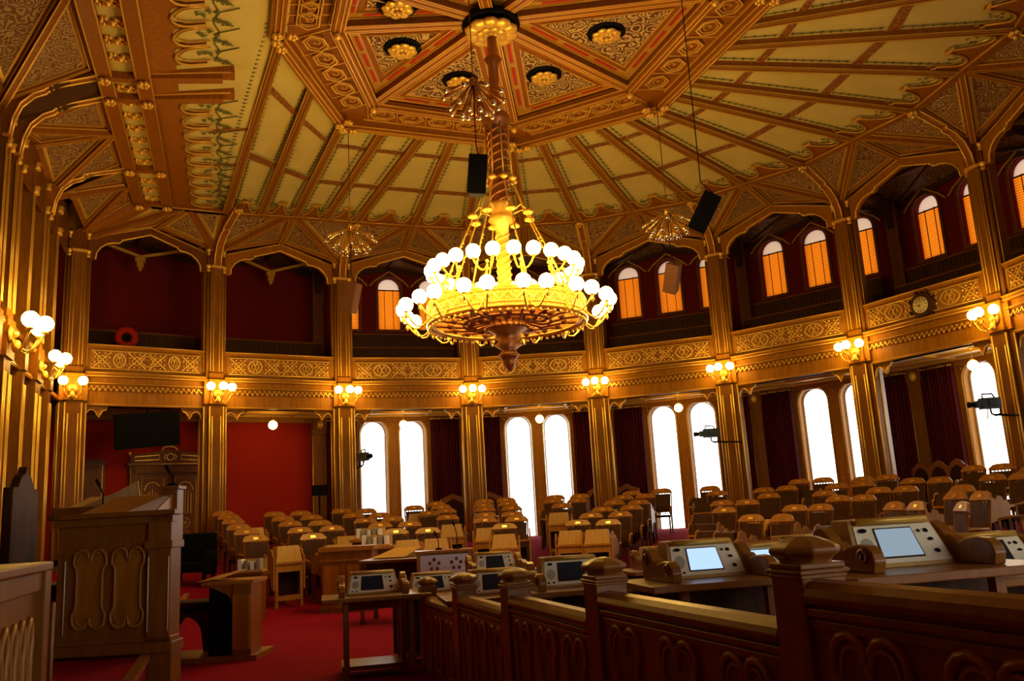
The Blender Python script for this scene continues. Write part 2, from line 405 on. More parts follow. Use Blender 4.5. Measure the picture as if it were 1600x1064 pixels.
for i in range(0, 9):
    A, B = CP.get(i), CP.get(i+1)
    if B is None: B = pol(RC, 20*(6-i))
    c, rz, Lb = bay(A, B); rows = ((.75, 5.95, 1.0), (1.45, 6.5, .92), (2.1, 7.05, .84)) if i > 1 else ((.7, 6.0, 1), (1.5, 6.6, .95))
    for k, (y, zt, _) in enumerate(rows):
        hl = Lb/2+y*.1-.2
        t = thing('gallery_bench', 'dark slatted gallery bench above %s, %s row' % (SIDE[min(i, 7)] if i < 8 else 'the bay beyond the right edge', ('front', 'middle', 'back')[k]), 'bench', (*c.xy, 4.74), rz, 'dark benches of the upper gallery')
        m = MB(); m.box(-hl, hl, y+.05, y+.12, .2+.45*k, zt-4.74)
        n = int(hl*2/.12)
        for q in range(n): x = -hl+.06+q*.12; m.box(x-.012, x+.012, y+.03, y+.05, .3+.45*k, zt-4.78)
        build(m, 'backrest', 'deep', t)
        r = MB(); r.box(-hl, hl, y-.0, y+.15, zt-4.74, zt-4.69); build(r, 'top_rail', 'dark', t)
        r = MB(); r.box(-hl, hl, y-.35, y+.05, .45*k+.35, .45*k+.42); build(r, 'seat', 'deep', t)
        r = MB(); r.box(-hl, hl, y-.42, y+.2, 0, .45*k+.02)
        for sx in (-hl+.05, 0, hl-.05): r.box(sx-.03, sx+.03, y-.3, y+.1, .45*k, .45*k+.4)
        build(r, 'support', 'deep', t)

# ------------------------------------------------------------------ arcade: columns
def globe_m(c, r=.115): return MB().ball(c, r, 14, 10)
GLOBES = []
def make_column(i):
    """column of the arcade; local frame: x along the arcade, -y towards the hall"""
    p = CP[i] if i in CP else pol(RC, 20*(7-i)); a = {0: RD(108), 1: RD(112)}.get(i, RD(20*(7-i)))
    nm = {0: 'gilt-beaded oak column in the left corner beside the rostrum wall', 1: 'gilt-beaded oak column between the carved double door and the plain red wall',
          2: 'gilt-beaded oak column between the plain red wall and the leftmost tall windows', 3: 'gilt-beaded oak column behind the chandelier pendant, right of the leftmost tall windows',
          4: 'gilt-beaded oak column between the second and third pairs of tall windows', 5: 'gilt-beaded oak column between the third and fourth pairs of tall windows',
          6: 'gilt-beaded oak column left of the round clock', 7: 'gilt-beaded oak column right of the round clock', 8: 'gilt-beaded oak column beyond the right edge'}[i]
    t = thing('column', nm, 'column', (p.x, p.y, 0), a-pi/2, 'columns of the arcade')
    zf = max(0, ZF(p.x, p.y)-.02)
    m = MB(); m.box(-.17, .17, -.2, .1, zf, 4.56); m.box(-.28, .28, -.1, .16, zf, 4.56); m.box(-.2, .2, -.24, .1, zf, zf+.25); m.box(-.32, .32, -.14, .2, zf, zf+.25)
    build(m, 'lower_pilaster', 'post', t)
    m = MB(); m.box(-.2, .2, .2, .5, zf, 4.6); build(m, 'painted_daylight_strip', 'frame', t)  # added white box, paints daylight on the window side of the column
    m = MB(); m.box(-.2, .2, -.25, .1, 4.56, 4.62); m.box(-.17, .17, -.22, .1, 4.62, 5.1); m.box(-.21, .21, -.26, .1, 5.1, 5.18); m.box(-.3, .3, -.16, .15, 4.56, 5.2)
    build(m, 'lamp_block', 'wood', t)
    m = MB()
    for x, y in ((-.175, -.205), (.175, -.205), (-.11, -.205), (.11, -.205), (-.285, -.1), (.285, -.1), (-.285, .16), (.285, .16)):
        m.tube([(x, y, zf+.28), (x, y, 4.25 if abs(x) < .15 else 4.5)], .017 if abs(x) < .15 else .02, 6)
    build(m, 'gilt_bead', 'gilt', t)
    m = MB(); m.box(-.15, .15, -.14, .16, 5.2, 8.13); m.box(-.27, .27, -.02, .2, 5.2, 9.35); m.box(-.18, .18, -.17, .1, 5.18, 5.36)
    for sx in (-1, 1): m.tube([(sx*.2, -.07, 5.25), (sx*.2, -.07, 8.1)], .05, 8)
    build(m, 'upper_shaft', 'post', t)
    m = MB()
    for x, y in ((-.155, -.145), (.155, -.145), (-.08, -.145), (.08, -.145), (-.275, -.02), (.275, -.02)): m.tube([(x, y, 5.4), (x, y, 8.05)], .011, 5)
    build(m, 'upper_bead', 'giltd', t)
    m = MB(); m.box(-.16, .16, -.2, .1, 8.13, 8.19); build(m, 'abacus', 'gilt', t)
    for sx in (-1, 1):
        m = MB(); m.lathe([(.05, 8.02), (.06, 8.06), (.045, 8.1), (.075, 8.16), (.085, 8.2)], 8, (sx*.2, -.07, 0)); build(m, 'capital', 'gilt', t)
        m = MB(); m.lathe([(.03, 8.46), (.045, 8.5), (.035, 8.54), (.065, 8.6), (.07, 8.64)], 8, (sx*.2, -.07, 0)); build(m, 'capital', 'gilt', t)
    m = MB()
    for sx in (-1, 1): m.tube([(sx*.2, -.07, 8.2), (sx*.2, -.07, 8.5)], .035, 6)
    m.box(-.17, .17, -.1, .1, 8.19, 8.7); build(m, 'neck', 'dark', t)
    if i >= 1:
        br = [(0, 8.15), (-.15, 8.15), (-.2, 8.45), (-.33, 8.72), (-.55, 8.92), (-.72, 8.97), (-.75, 9.05), (-.84, 9.08), (-1.5, 9.36), (-1.5, 9.6), (0, 9.2)]
        m = MB(); m.prism(br, -.085, .085, 'x'); build(m, 'curved_bracket', 'beam', t)
        m = MB()
        for sx in (-.085, .085): m.tube([(sx, y-.005, z-.01) for y, z in br[1:9]], .02, 5)
        for sx in (-.07, .07): m.ball((sx, -.74, 9.0), .035, 6, 4)
        build(m, 'bracket_bead', 'gilt', t)
        m = MB()
        for k in range(7): aa = k*2*pi/6; m.ball((.07*cos(aa)*(k < 6), -1.52+.07*sin(aa)*(k < 6), 9.27), .05, 6, 4)
        m.ball((0, -1.52, 9.2), .05, 6, 4)
        build(m, 'bracket_boss', 'gilt', t)
    return t
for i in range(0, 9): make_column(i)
def sconce(loc, rz, label, n=3, s=1.0, spread=.27):
    t = thing('wall_sconce', label, 'lamp', loc, rz, 'globe sconces of the arcade')
    m = MB(); m.lathe([(.09*s, 0), (.13*s, .03), (.06*s, .07)], 10, (0, -.01, 0), Matrix.Rotation(pi/2, 4, 'X')); m.ball((0, -.1*s, -.16*s), .06*s, 8, 6, 1.5)
    m.ball((0, -.08*s, 0), .05*s, 8, 5); build(m, 'backplate', 'gilt', t)
    xs = [0] if n == 1 else ([-spread, 0, spread] if n == 3 else [-spread*.75, spread*.75])
    for x in xs:
        yy = -.42*s if x == 0 else -.3*s
        m = MB(); m.tube([(0, -.05, -.04)]+[(x*k*s+0, -.05+(yy+.05)*k, -.04-.2*s*sin(pi*k)) for k in (.25, .5, .75)]+[(x*s, yy, 0)], .014*s, 6)
        m.lathe([(.02, 0), (.045*s, .02), (.04*s, .05)], 8, (x*s, yy, 0)); build(m, 'lamp_arm', 'gilt', t)
        build(globe_m((x*s, yy, .14*s), .105*s), 'globe_shade', 'globe', t)
    return t
CN = {0: 'the left corner column', 1: 'the column right of the carved double door', 2: 'the column left of the leftmost tall windows', 3: 'the column right of the leftmost tall windows',
      4: 'the column between second and third tall windows', 5: 'the column between third and fourth tall windows', 6: 'the column left of the clock', 7: 'the column right of the clock'}
for i in range(0, 8):
    p = CP[i]; a = {0: RD(100), 1: RD(112)}.get(i, RD(20*(7-i))); d = Vector((cos(a), sin(a), 0)); q = p-d*.22
    sconce((q.x, q.y, 4.82), a-pi/2, '%s-globe lit gilt sconce on %s' % ('two' if i == 0 else 'three', CN[i]), 2 if i == 0 else 3)

# ------------------------------------------------------------------ arcade: balcony fronts, arches, cove
def balcony(i):
    A, B = CP[i], CP.get(i+1, pol(RC, 20*(6-i))); c, rz, Lb = bay(A, B); h = Lb/2-.24
    t = thing('balcony_front', 'gilded oak balcony front with carved band above %s' % SIDE[i], 'balcony', (*c.xy, 4.46), rz, 'balcony fronts of the gallery')
    m = MB(); m.box(-h, h, -.02, .22, 0, .7); m.box(-h, h, -.06, .22, 0, .07); m.box(-h, h, -.08, .22, .5, .56); m.box(-h, h, -.15, .22, .68, .78); build(m, 'fascia', 'wood', t)
    m = MB(); m.box(-h, h, .0, .18, .78, 1.44); m.box(-h, h, -.03, .2, 1.4, 1.48); m.box(-h, h, -.05, .02, .78, .84); build(m, 'parapet', 'wood', t)
    m = MB(); n = int(h*2/.125)
    for k in range(n):
        x = -h+.09+k*(2*h-.18)/(n-1); m.ball((x, -.07, .38), .03, 5, 4); m.tube([(x-.055, -.05, .48), (x-.035, -.06, .42), (x, -.065, .39), (x+.035, -.06, .42), (x+.055, -.05, .48)], .015, 4)
    build(m, 'dentil_course', 'gilt', t)
    m = MB()
    for z, r in ((.035, .014), (.7, .02), (.78, .016), (1.47, .018), (.52, .01)): m.tube([(-h, -.06 if z < .5 else (-.155 if z < .79 else -.035), z), (h, -.06 if z < .5 else (-.155 if z < .79 else -.035), z)], r, 5)
    build(m, 'gilt_line', 'giltd', t)
    z0, z1 = .9, 1.33; hh = h-.12; zm = (z0+z1)/2
    m = MB(); m.box(-hh, hh, -.02, .0, z0, z1); pn = build(m, 'carved_band', 'tracg', t)
    m = MB(); m.tube([(-hh, -.03, z0), (hh, -.03, z0), (hh, -.03, z1), (-hh, -.03, z1)], .016, 5, True)
    cx = [-hh+.25, -.24, .24, hh-.25]
    for x in cx:
        for a_ in (1, -1): m.tube([(x-.2, -.035, zm-a_*.19), (x+.2, -.035, zm+a_*.19)], .02, 4)
        m.tube([(x+.1*cos(k*pi/4), -.03, zm+.1*sin(k*pi/4)) for k in range(8)], .016, 4, True)
        for a_ in range(8): m.ball((x+.17*cos(a_*pi/4+.39), -.035, zm+.17*sin(a_*pi/4+.39)), .03, 5, 4)
    m.tube([(.13*cos(k*pi/5), -.03, zm+.13*sin(k*pi/5)) for k in range(10)], .014, 4, True)
    for sx in (-1, 1):
        xa, xb = sx*.5, sx*(hh-.5); xm = (xa+xb)/2; w_ = abs(xb-xa)/2
        for k in range(-2, 3):
            if k: m.tube([(xm-w_*.0, -.03, zm), (xm+w_*.4*k/2, -.035, zm+.15), (xm+w_*.55*k, -.03, zm)], .014, 4); m.tube([(xm, -.03, zm), (xm+w_*.4*k/2, -.035, zm-.15), (xm+w_*.55*k, -.03, zm)], .014, 4)
        m.tube([(xm+w_*cos(q*pi/8), -.03, zm+.17*sin(q*pi/8)) for q in range(16)], .016, 4, True)
    build(m, 'gilt_relief', 'gilt', t)
    for sx in (-1, 1):
        o = [(0, 0), (0, -.32), (-.05, -.27), (-.08, -.16), (-.14, -.09), (-.2, -.08), (-.27, -.12), (-.31, -.2), (-.35, -.27), (-.39, -.18), (-.43, -.11), (-.5, -.09), (-.54, 0)]
        x0 = h+.0
        pts = [(sx*(x0+px), z) for px, z in o]
        m = MB(); m.prism(pts, .04, .12, 'y'); cb = build(m, 'corner_bracket', 'wood', t)
        g = MB(); g.tube([(x, .03, z) for x, z in pts[1:]], .016, 5)
        build(g, 'bracket_bead', 'gilt', cb)
    return t
for i in range(0, 8): balcony(i)
# clock on the balcony front
p = pol(10.30, 9.7, 5.55); a = RD(10)
t = thing('wall_clock', 'round dark wooden wall clock with yellow dial on the balcony front', 'clock', p, a-pi/2)
m = MB(); RX = Matrix.Rotation(pi/2, 4, 'X')
m.lathe([(.33, -.05), (.34, 0), (.3, .06), (.2, .1), (.19, .06)], 8, (0, 0, 0), RX)
for k in range(8): m.ball((.33*cos(k*pi/4+.39), -.03, .33*sin(k*pi/4+.39)), .05, 6, 4)
build(m, 'clock_case', 'deep', t)
m = MB(); m.lathe([(.19, 0), (.19, .02)], 20, (0, -.09, 0), RX); build(m, 'clock_face', 'dial', t)
m = MB()
for k in range(12): x, z = .155*sin(k*pi/6), .155*cos(k*pi/6); m.tube([(x*.82, -.115, z*.82), (x*1.08, -.115, z*1.08)], .007, 4)
build(m, 'hour_mark', 'black', t)
m = MB(); m.tube([(0, -.12, 0), (-.06, -.12, -.05)], .008, 4); m.tube([(0, -.12, 0), (-.13, -.12, -.0)], .006, 4); build(m, 'clock_hand', 'black', t)

def gallery_arch(i):
    A, B = CP[i], CP.get(i+1, pol(RC, 20*(6-i))); c, rz, Lb = bay(A, B); h = Lb/2-.2; dz = -.1 if i < 2 else .0
    k = h/1.62
    inner = [(-1.42, 8.13), (-1.4, 8.3), (-1.3, 8.44), (-1.15, 8.55), (-.98, 8.6), (-.86, 8.6), (-.8, 8.63), (-.74, 8.7), (-.66, 8.72), (0, 8.93)]
    inner = [(x*k, z+dz) for x, z in inner]; inner += [(-x, z) for x, z in inner[-2::-1]]
    outer = [(-h, 8.66+dz), (0, 9.14+dz), (h, 8.66+dz)]
    t = thing('gallery_arch', 'gilt-edged oak arch board high above %s' % SIDE[i], 'arch', (*c.xy, 0), rz, 'arch boards of the gallery')
    m = MB(); n = len(inner); lo = [(-h, 8.13+dz)]+inner+[(h, 8.13+dz)]
    def top(x): return 9.14+dz-abs(x)/h*.48
    for y0, y1 in ((0, .12),):
        for a_, b_ in zip(lo, lo[1:]):
            for y in (y0, y1): m.quad((a_[0], y, a_[1]), (b_[0], y, b_[1]), (b_[0], y, top(b_[0])), (a_[0], y, top(a_[0])))
            m.quad((a_[0], y0, a_[1]), (b_[0], y0, b_[1]), (b_[0], y1, b_[1]), (a_[0], y1, a_[1]))
    build(m, 'arch_board', 'wood' if i else 'dark', t)
    m = MB(); m.tube([(x, -.01, z) for x, z in inner], .02, 6)
    for sx in (-1, 1): m.ball((sx*.83*k, -.02, 8.615+dz), .035, 6, 5); m.ball((sx*.75*k, -.02, 8.69+dz), .035, 6, 5)
    build(m, 'gilt_edge', 'gilt', t)
    m = MB(); m.tube([(x, -.02, z-.02) for x, z in outer], .02, 5); build(m, 'upper_moulding', 'giltd', t)
    return c, rz, h, dz
for i in range(0, 8): gallery_arch(i)

# ------------------------------------------------------------------ ceiling
CEIL = struct('ceiling')
RIM = {}                                # rim points, z 9.44
ZR, ZO = 9.44, 10.0
rim = [(-6.65, 8.35), (-4.9, 8.58), (-4.05, 8.6), (-3.2, 8.62), (-2.4, 8.68), (-1.58, 8.78)]
for a in range(90, -61, -10): q = pol(9.02 if (a % 20 == 0) else 8.86, a); rim.append((q.x, q.y))
rim = [Vector((x, y, ZR)) for x, y in rim]
HUB = Vector((-.43, -.3, 0))
octo = [(4.47, 2.23), (2.06, 4.67), (-2.06, 4.39), (-3.6, 1.11), (-3.6, -1.11), (-2.06, -4.39), (2.06, -4.67), (4.47, -2.23)]
octi = [(3.5, 1.7), (1.62, 3.72), (-1.55, 3.4), (-2.6, .72), (-2.6, -.72), (-1.55, -3.4), (1.62, -3.72), (3.5, -1.7)]
OC = [HUB+Vector((x, y, ZO)) for x, y in octo]; OI = [HUB+Vector((x, y, ZO+.05)) for x, y in octi]
inn = [None, (-3.95, .82), (-3.25, 2.5), (-2.5, 4.08), (-1.57, 4.22), (-.67, 4.3), (.04, 4.34), (.71, 4.36), (1.45, 4.38), (2.0, 4.0), (2.47, 3.5), (2.93, 3.05), (3.4, 2.55), (3.85, 2.1), (4.04, 1.5), (4.04, .9), (4.04, .2), (4.04, -.5), (4.04, -1.2), (4.04, -1.9), (4.04, -2.4), (3.6, -2.9)]
inn = [None if p is None else Vector((*p, ZO)) for p in inn]
def inset(P, d):
    """inset a planar convex polygon (3-D) by d"""
    n = len(P); nrm = (P[1]-P[0]).cross(P[2]-P[0]).normalized(); L_ = []
    for i in range(n):
        e_ = (P[(i+1) % n]-P[i]).normalized(); L_.append((P[i]+nrm.cross(e_)*d, e_))
    out = []
    for i in range(n):
        p0, e0 = L_[i-1]; p1, e1 = L_[i]
        cr = e0.cross(e1); dn = cr.dot(cr)
        if dn < 1e-9: out.append(p1); continue
        s_ = (p1-p0).cross(e1).dot(cr)/dn; out.append(p0+e0*s_)
    return out
def area(P):
    s_ = Vector()
    for i in range(1, len(P)-1): s_ += (P[i]-P[0]).cross(P[i+1]-P[0])
    return s_.length/2
def ok_inset(P, d):
    Q = inset(P, d)
    c0 = sum(P, Vector())/len(P)
    for i in range(len(P)):
        e_ = P[(i+1) % len(P)]-P[i]; f_ = Q[(i+1) % len(P)]-Q[i]
        if e_.dot(f_) <= 0: return None
    return Q
def framed(P, name, parent, fill='trac', d1=.1, wd=.06, rec=.05, frame='beam', bead='giltd', down=Vector((0, 0, -1))):
    """framed panel: moulded border, gilt bead, patterned field"""
    m = MB(); Q = ok_inset(P, d1)
    if Q is None: m.quad(*P); return build(m, name, frame, parent)
    nrm = (P[1]-P[0]).cross(P[2]-P[0]).normalized()
    if nrm.dot(down) < 0: nrm = -nrm
    n = len(P); Qr = [q-nrm*rec for q in Q]
    m.k = 0
    for i in range(n): j = (i+1) % n; m.quad(P[i], P[j], Q[j], Q[i]); m.quad(Q[i], Q[j], Qr[j], Qr[i])
    m.k = 1; m.quad(*Qr)
    Q2 = ok_inset(Qr, wd)
    m.k = 2; m.tube([q+nrm*.01 for q in Q], .02, 4, True)
    if Q2 is not None:
        m.k = 3
        for i in range(n): j = (i+1) % n; m.quad(Qr[i]+nrm*.008, Qr[j]+nrm*.008, Q2[j]+nrm*.008, Q2[i]+nrm*.008)
    return build(m, name, [frame, fill, bead, 'giltd'], parent)
def cove(C0, C1, B0, B1, zc, za, parent=CEIL, fill='trac'):
    """sloping cove between a wall bay (C0-C1) and the rim (B0-B1): two triangles each side of the middle rib"""
    Mr = (B0+B1)/2; Ap = (C0+C1)/2; Ap = Vector((Ap.x, Ap.y, za)); c0 = Vector((C0.x, C0.y, zc)); c1 = Vector((C1.x, C1.y, zc))
    for P in ([c0, B0, Mr], [c0, Mr, Ap], [c1, Mr, B1], [c1, Ap, Mr]): framed(P, 'cove_panel', parent, fill)
    m = MB()
    for a_, b_ in ((c0, Mr), (c1, Mr), (Ap, Mr)):
        m.k = 0; m.bar(a_+Vector((0, 0, .03)), b_+Vector((0, 0, .03)), .12, -.1)
        t = (b_-a_).normalized(); u = t.cross(Vector((0, 0, 1))).normalized()
        m.k = 1
        for s_ in (-1, 1): m.tube([a_+u*.05*s_-Vector((0, 0, .07)), b_+u*.05*s_-Vector((0, 0, .07))], .014, 4)
    build(m, 'cove_rib', ['beam', 'giltd'], parent)
rimcol = {1: rim[1], 2: rim[5]}
for i in range(3, 11): q = pol(9.02, 20*(7-i)); rimcol[i] = Vector((q.x, q.y, ZR))
rimcol[0] = rim[0]
for i in range(0, 9):
    A, B = CP[i] if i in CP else pol(RC, 20*(7-i)), CP[i+1] if i+1 in CP else pol(RC, 20*(6-i))
    A = A.copy(); B = B.copy(); dz = -.1 if i < 2 else 0
    if i == 0: A += (B-A).normalized()*.25
    cove(A, B, rimcol[i], rimcol[i+1], 8.68+dz, 9.16+dz)
# rim beam
for a_, b_ in zip(rim, rim[1:]):
    m = MB(); m.bar(a_, b_, .16, -.12); m.k = 1
    u = (b_-a_).normalized().cross(Vector((0, 0, 1)))
    for s_ in (-1, 1): m.tube([a_+u*.08*s_-Vector((0, 0, .1)), b_+u*.08*s_-Vector((0, 0, .1))], .022, 5)
    build(m, 'rim_beam', ['beam', 'giltd'], CEIL)
# radial ribs and cream fields
def leaf(m, p, d, nrm, s_):
    u = d.normalized(); v = nrm.cross(u); m.add([p-u*s_, p+v*s_*.5, p+u*s_, p-v*s_*.5], [(0, 1, 2, 3)])
    for sg in (-1, 1): q = p+v*s_*.7*sg+u*s_*.3; m.add([q-u*s_*.5, q+v*s_*.35, q+u*s_*.5, q-v*s_*.35], [(0, 1, 2, 3)])
def cream(P0, P1, Q1, Q0, lobes=True, name='cream_field', ends=True):
    """cream field between two ribs: P rim side, Q octagon side, cross bands, leaf garlands, lobed carved end"""
    m = MB(); m.k = 0; m.quad(P0, P1, Q1, Q0)
    nrm = (P1-P0).cross(Q0-P0).normalized()
    if nrm.z > 0: nrm = -nrm
    def at(s_, f_): return P0.lerp(Q0, f_).lerp(P1.lerp(Q1, f_), s_)
    cells = [(.0, .385), (.435, .76), (.80, 1.0)]
    def wdt(f_): return (P1.lerp(Q1, f_)-P0.lerp(Q0, f_)).length
    Ln = (Q0.lerp(Q1, .5)-P0.lerp(P1, .5)).length
    m.k = 1
    for ci, (f0, f1) in enumerate(cells):
        if ci == 0: f0 = .07
        else: f0 += .012
        f1 -= .012
        n = max(3, int((f1-f0)*Ln/.16)); g = .19
        for k in range(n+1):
            f_ = f0+(f1-f0)*(k)/n; wd_ = wdt(f_)
            if wd_ < .55: continue
            for s_ in (g/wd_, 1-g/wd_):
                leaf(m, at(s_, f_)+nrm*.012, at(s_, f_+.01)-at(s_, f_), nrm, .042+.012*random.random())
        for g_ in (g, -g):
            if wdt(f0) > .55 and wdt(f1) > .55: m.tube([at(g_/wdt(f_) if g_ > 0 else 1+g_/wdt(f_), f_)+nrm*.008 for f_ in (f0, (f0+f1)/2, f1)], .009, 3, False, False)
        for f_ in ([f0+.012] if ci == 0 else [])+([f1-.012] if ci == 2 else []):
            wd_ = wdt(f_)
            if wd_ < .55: continue
            k = max(2, int((wd_-2*g)/.15))
            for q in range(1, k): s_ = (g+(wd_-2*g)*q/k)/wd_; leaf(m, at(s_, f_)+nrm*.012, P1-P0, nrm, .042)
        if ci == 0:
            for q in range(22):
                s_ = random.uniform(.14, .86); leaf(m, at(s_, random.uniform(.05, .11))+nrm*.012, Vector((random.random()-.5, random.random()-.5, 0)), nrm, .04)
    for f0, f1 in ((.385, .425), (.762, .795)):
        m.k = 2; d = nrm*.02; m.quad(at(0, f0)+d, at(1, f0)+d, at(1, f1)+d, at(0, f1)+d)
    build(m, name, ['cream', 'leaf', 'lattice'], CEIL)
    if lobes:
        m = MB(); wd_ = wdt(.02); ed = []
        for k in range(25):
            s_ = k/24
            # two large lobes, with a small carved cusp in the middle
            if s_ < .44: x = s_/.44; y = .15-.12*sin(pi*x)**.6
            elif s_ > .56: x = (1-s_)/.44; y = .15-.12*sin(pi*x)**.6
            else: y = .15
            if s_ < .1 or s_ > .9: y = max(y, .13)
            ed.append((.04+s_*.92, y*4.2/Ln))
        d = nrm*.05
        for (s0, y0), (s1, y1) in zip(ed, ed[1:]): m.quad(at(s0, 0)+d, at(s1, 0)+d, at(s1, y1)+d, at(s0, y0)+d)
        m.k = 1; m.tube([at(s_, y)+d*1.3 for s_, y in ed], .022, 5)
        m.tube([at(s_, y+.018)+d*.6 for s_, y in ed], .014, 4)
        m.k = 2; c_ = at(.5, .155*4.2/Ln)
        for q in range(5): m.ball(c_+nrm*.05+(P1-P0).normalized()*.05*(q-2), .04, 6, 4)
        build(m, 'lobed_end', ['beam', 'giltd', 'giltd'], CEIL)
N_ = len(rim)
for k in range(1, N_-1):
    if k+1 < len(inn): cream(rim[k], rim[k+1], inn[k+1], inn[k])
for k in range(1, N_-1):
    if k >= len(inn): break
    m = MB(); a_, b_ = rim[k], inn[k]; m.bar(a_+Vector((0, 0, .02)), b_+Vector((0, 0, .02)), .17, -.13); m.k = 1
    u = (b_-a_).normalized().cross(Vector((0, 0, 1))).normalized()
    for s_ in (-1, 1): m.tube([a_+u*.085*s_-Vector((0, 0, .11)), b_+u*.085*s_-Vector((0, 0, .11))], .016, 4); m.tube([a_+u*.04*s_-Vector((0, 0, .13)), b_+u*.04*s_-Vector((0, 0, .13))], .008, 4)
    build(m, 'ceiling_rib', ['beam', 'giltd'], CEIL)
# octagon: frieze with six-sided coffers, beams, spokes, triangles with rosettes
def hexa(m, c, u, v, r, z, t):
    P = [c+u*r*cos(q*pi/3)+v*r*.82*sin(q*pi/3)+Vector((0, 0, z)) for q in range(6)]; m.tube(P, t, 4, True); return P
for k in range(8):
    A, B = OC[k], OC[(k+1) % 8]; a_, b_ = OI[k], OI[(k+1) % 8]
    full = k in (0, 1, 2, 3, 7)
    m = MB(); m.bar(A, B, .22, -.2); m.bar(a_-Vector((0, 0, .05)), b_-Vector((0, 0, .05)), .2, -.16); m.k = 1
    for P, Q in ((A, B), (a_, b_)):
        u = (Q-P).normalized().cross(Vector((0, 0, 1)))
        for s_, zz in ((-.12, -.16), (-.04, -.21), (.05, -.21), (.12, -.16)): m.tube([P+u*s_+Vector((0, 0, zz)), Q+u*s_+Vector((0, 0, zz))], .016, 4)
    build(m, 'octagon_beam', ['beam', 'gilt'], CEIL)
    m = MB(); m.quad(A, B, b_, a_); m.k = 1
    dv = (B-A).normalized(); c0, c1 = A.lerp(a_, .5), B.lerp(b_, .5); dn = dv.cross(Vector((0, 0, 1)))
    if full:
        nn = 5
        for q in range(nn):
            c = c0.lerp(c1, (q+.5)/nn*.88+.06); hexa(m, c, dv, dn, .27, -.05, .022); hexa(m, c, dv, dn, .2, -.04, .014)
            m.tube([c+dv*.05*cos(w_*.8)*w_*.3+dn*.05*sin(w_*.8)*w_*.3-Vector((0, 0, .03)) for w_ in range(9)], .012, 4)
        for q in range(nn+1):
            c = c0.lerp(c1, q/nn*.88+.06); m.tube([c-dn*.42+dv*.1-Vector((0, 0, .03)), c+dn*.42-dv*.1-Vector((0, 0, .03))], .014, 4)
        m.tube([c0-dn*.36+dv*.2-Vector((0, 0, .03)), c1-dn*.36-dv*.2-Vector((0, 0, .03))], .018, 4); m.tube([c0+dn*.36+dv*.2-Vector((0, 0, .03)), c1+dn*.36-dv*.2-Vector((0, 0, .03))], .018, 4)
    build(m, 'coffered_frieze', ['beam', 'gilt'], CEIL)
    m = MB()
    for c in (A, A.lerp(a_, .25)+dv*.15, A-dv*.0+(OC[k-1]-A).normalized()*.22, A+dv*.22):
        for q in range(5): m.ball(c+Vector((.06*cos(q*1.26), .06*sin(q*1.26), -.25)), .05, 6, 4)
    m.ball(a_+Vector((0, 0, -.26)), .08, 6, 5); build(m, 'corner_boss', 'gilt', CEIL)
H3 = HUB+Vector((0, 0, ZO+.1))
for k in range(8):
    a_, b_ = OI[k], OI[(k+1) % 8]
    m = MB(); m.bar(H3, a_, .2, -.16); m.k = 1
    u = (a_-H3).normalized().cross(Vector((0, 0, 1)))
    for s_ in (-.1, -.05, .05, .1): m.tube([H3+u*s_-Vector((0, 0, .15)), a_+u*s_-Vector((0, 0, .15))], .015, 4)
    build(m, 'spoke_beam', ['beam', 'gilt'], CEIL)
    P = [H3, a_, b_]; Q1 = ok_inset(P, .13); Q2 = ok_inset(P, .3); Q3 = ok_inset(P, .42)
    if Q3 is None: Q3 = Q2
    m = MB()
    for i_ in range(3):
        j = (i_+1) % 3; m.k = 0; m.quad(P[i_], P[j], Q1[j], Q1[i_]); m.k = 3; m.quad(Q1[i_], Q1[j], Q2[j], Q2[i_]); m.k = 0; m.quad(Q2[i_], Q2[j], Q3[j], Q3[i_])
        for q in range(6): pass
    m.k = 2
    d = Vector((0, 0, -.02))
    m.tube([q+d for q in Q1], .02, 4, True); m.tube([q+d for q in Q2], .02, 4, True); m.tube([q+d for q in Q3], .024, 4, True)
    m.k = 4
    for i_ in range(3):
        j = (i_+1) % 3; A_, B_ = Q1[i_].lerp(Q2[i_], .5), Q1[j].lerp(Q2[j], .5); dd = Vector((0, 0, -.012)); w_ = (B_-A_).normalized().cross(Vector((0, 0, 1)))*.035
        for q in range(3):
            s0, s1 = A_.lerp(B_, .1+q*.28), A_.lerp(B_, .32+q*.28); m.quad(s0-w_+dd, s1-w_+dd, s1+w_+dd, s0+w_+dd)
    m.k = 1; m.quad(*Q3); build(m, 'star_panel', ['beam', 'tracb', 'gilt', 'giltd', 'redline'], CEIL)
    if k in (5, ): pass
    c = H3.lerp((a_+b_)/2, .64); m = MB(); m.lathe([(.36, .0), (.36, -.02), (.3, -.025)], 20, c); build(m, 'rosette_ring', 'black', CEIL)
    m = MB(); m.rosette(c-Vector((0, 0, .05)), .29, .1, petals=8); build(m, 'gilt_rosette', 'gilt', CEIL)
m = MB(); m.lathe([(.5, 0), (.52, -.1), (.5, -.12)], 20, H3-Vector((0, 0, .1))); build(m, 'hub_ring', 'black', CEIL)
m = MB(); m.rosette(H3-Vector((0, 0, .28)), .5, .16, petals=10); m.rosette(H3-Vector((0, 0, .36)), .3, .1, petals=8); build(m, 'hub_rosette', 'gilt', CEIL)
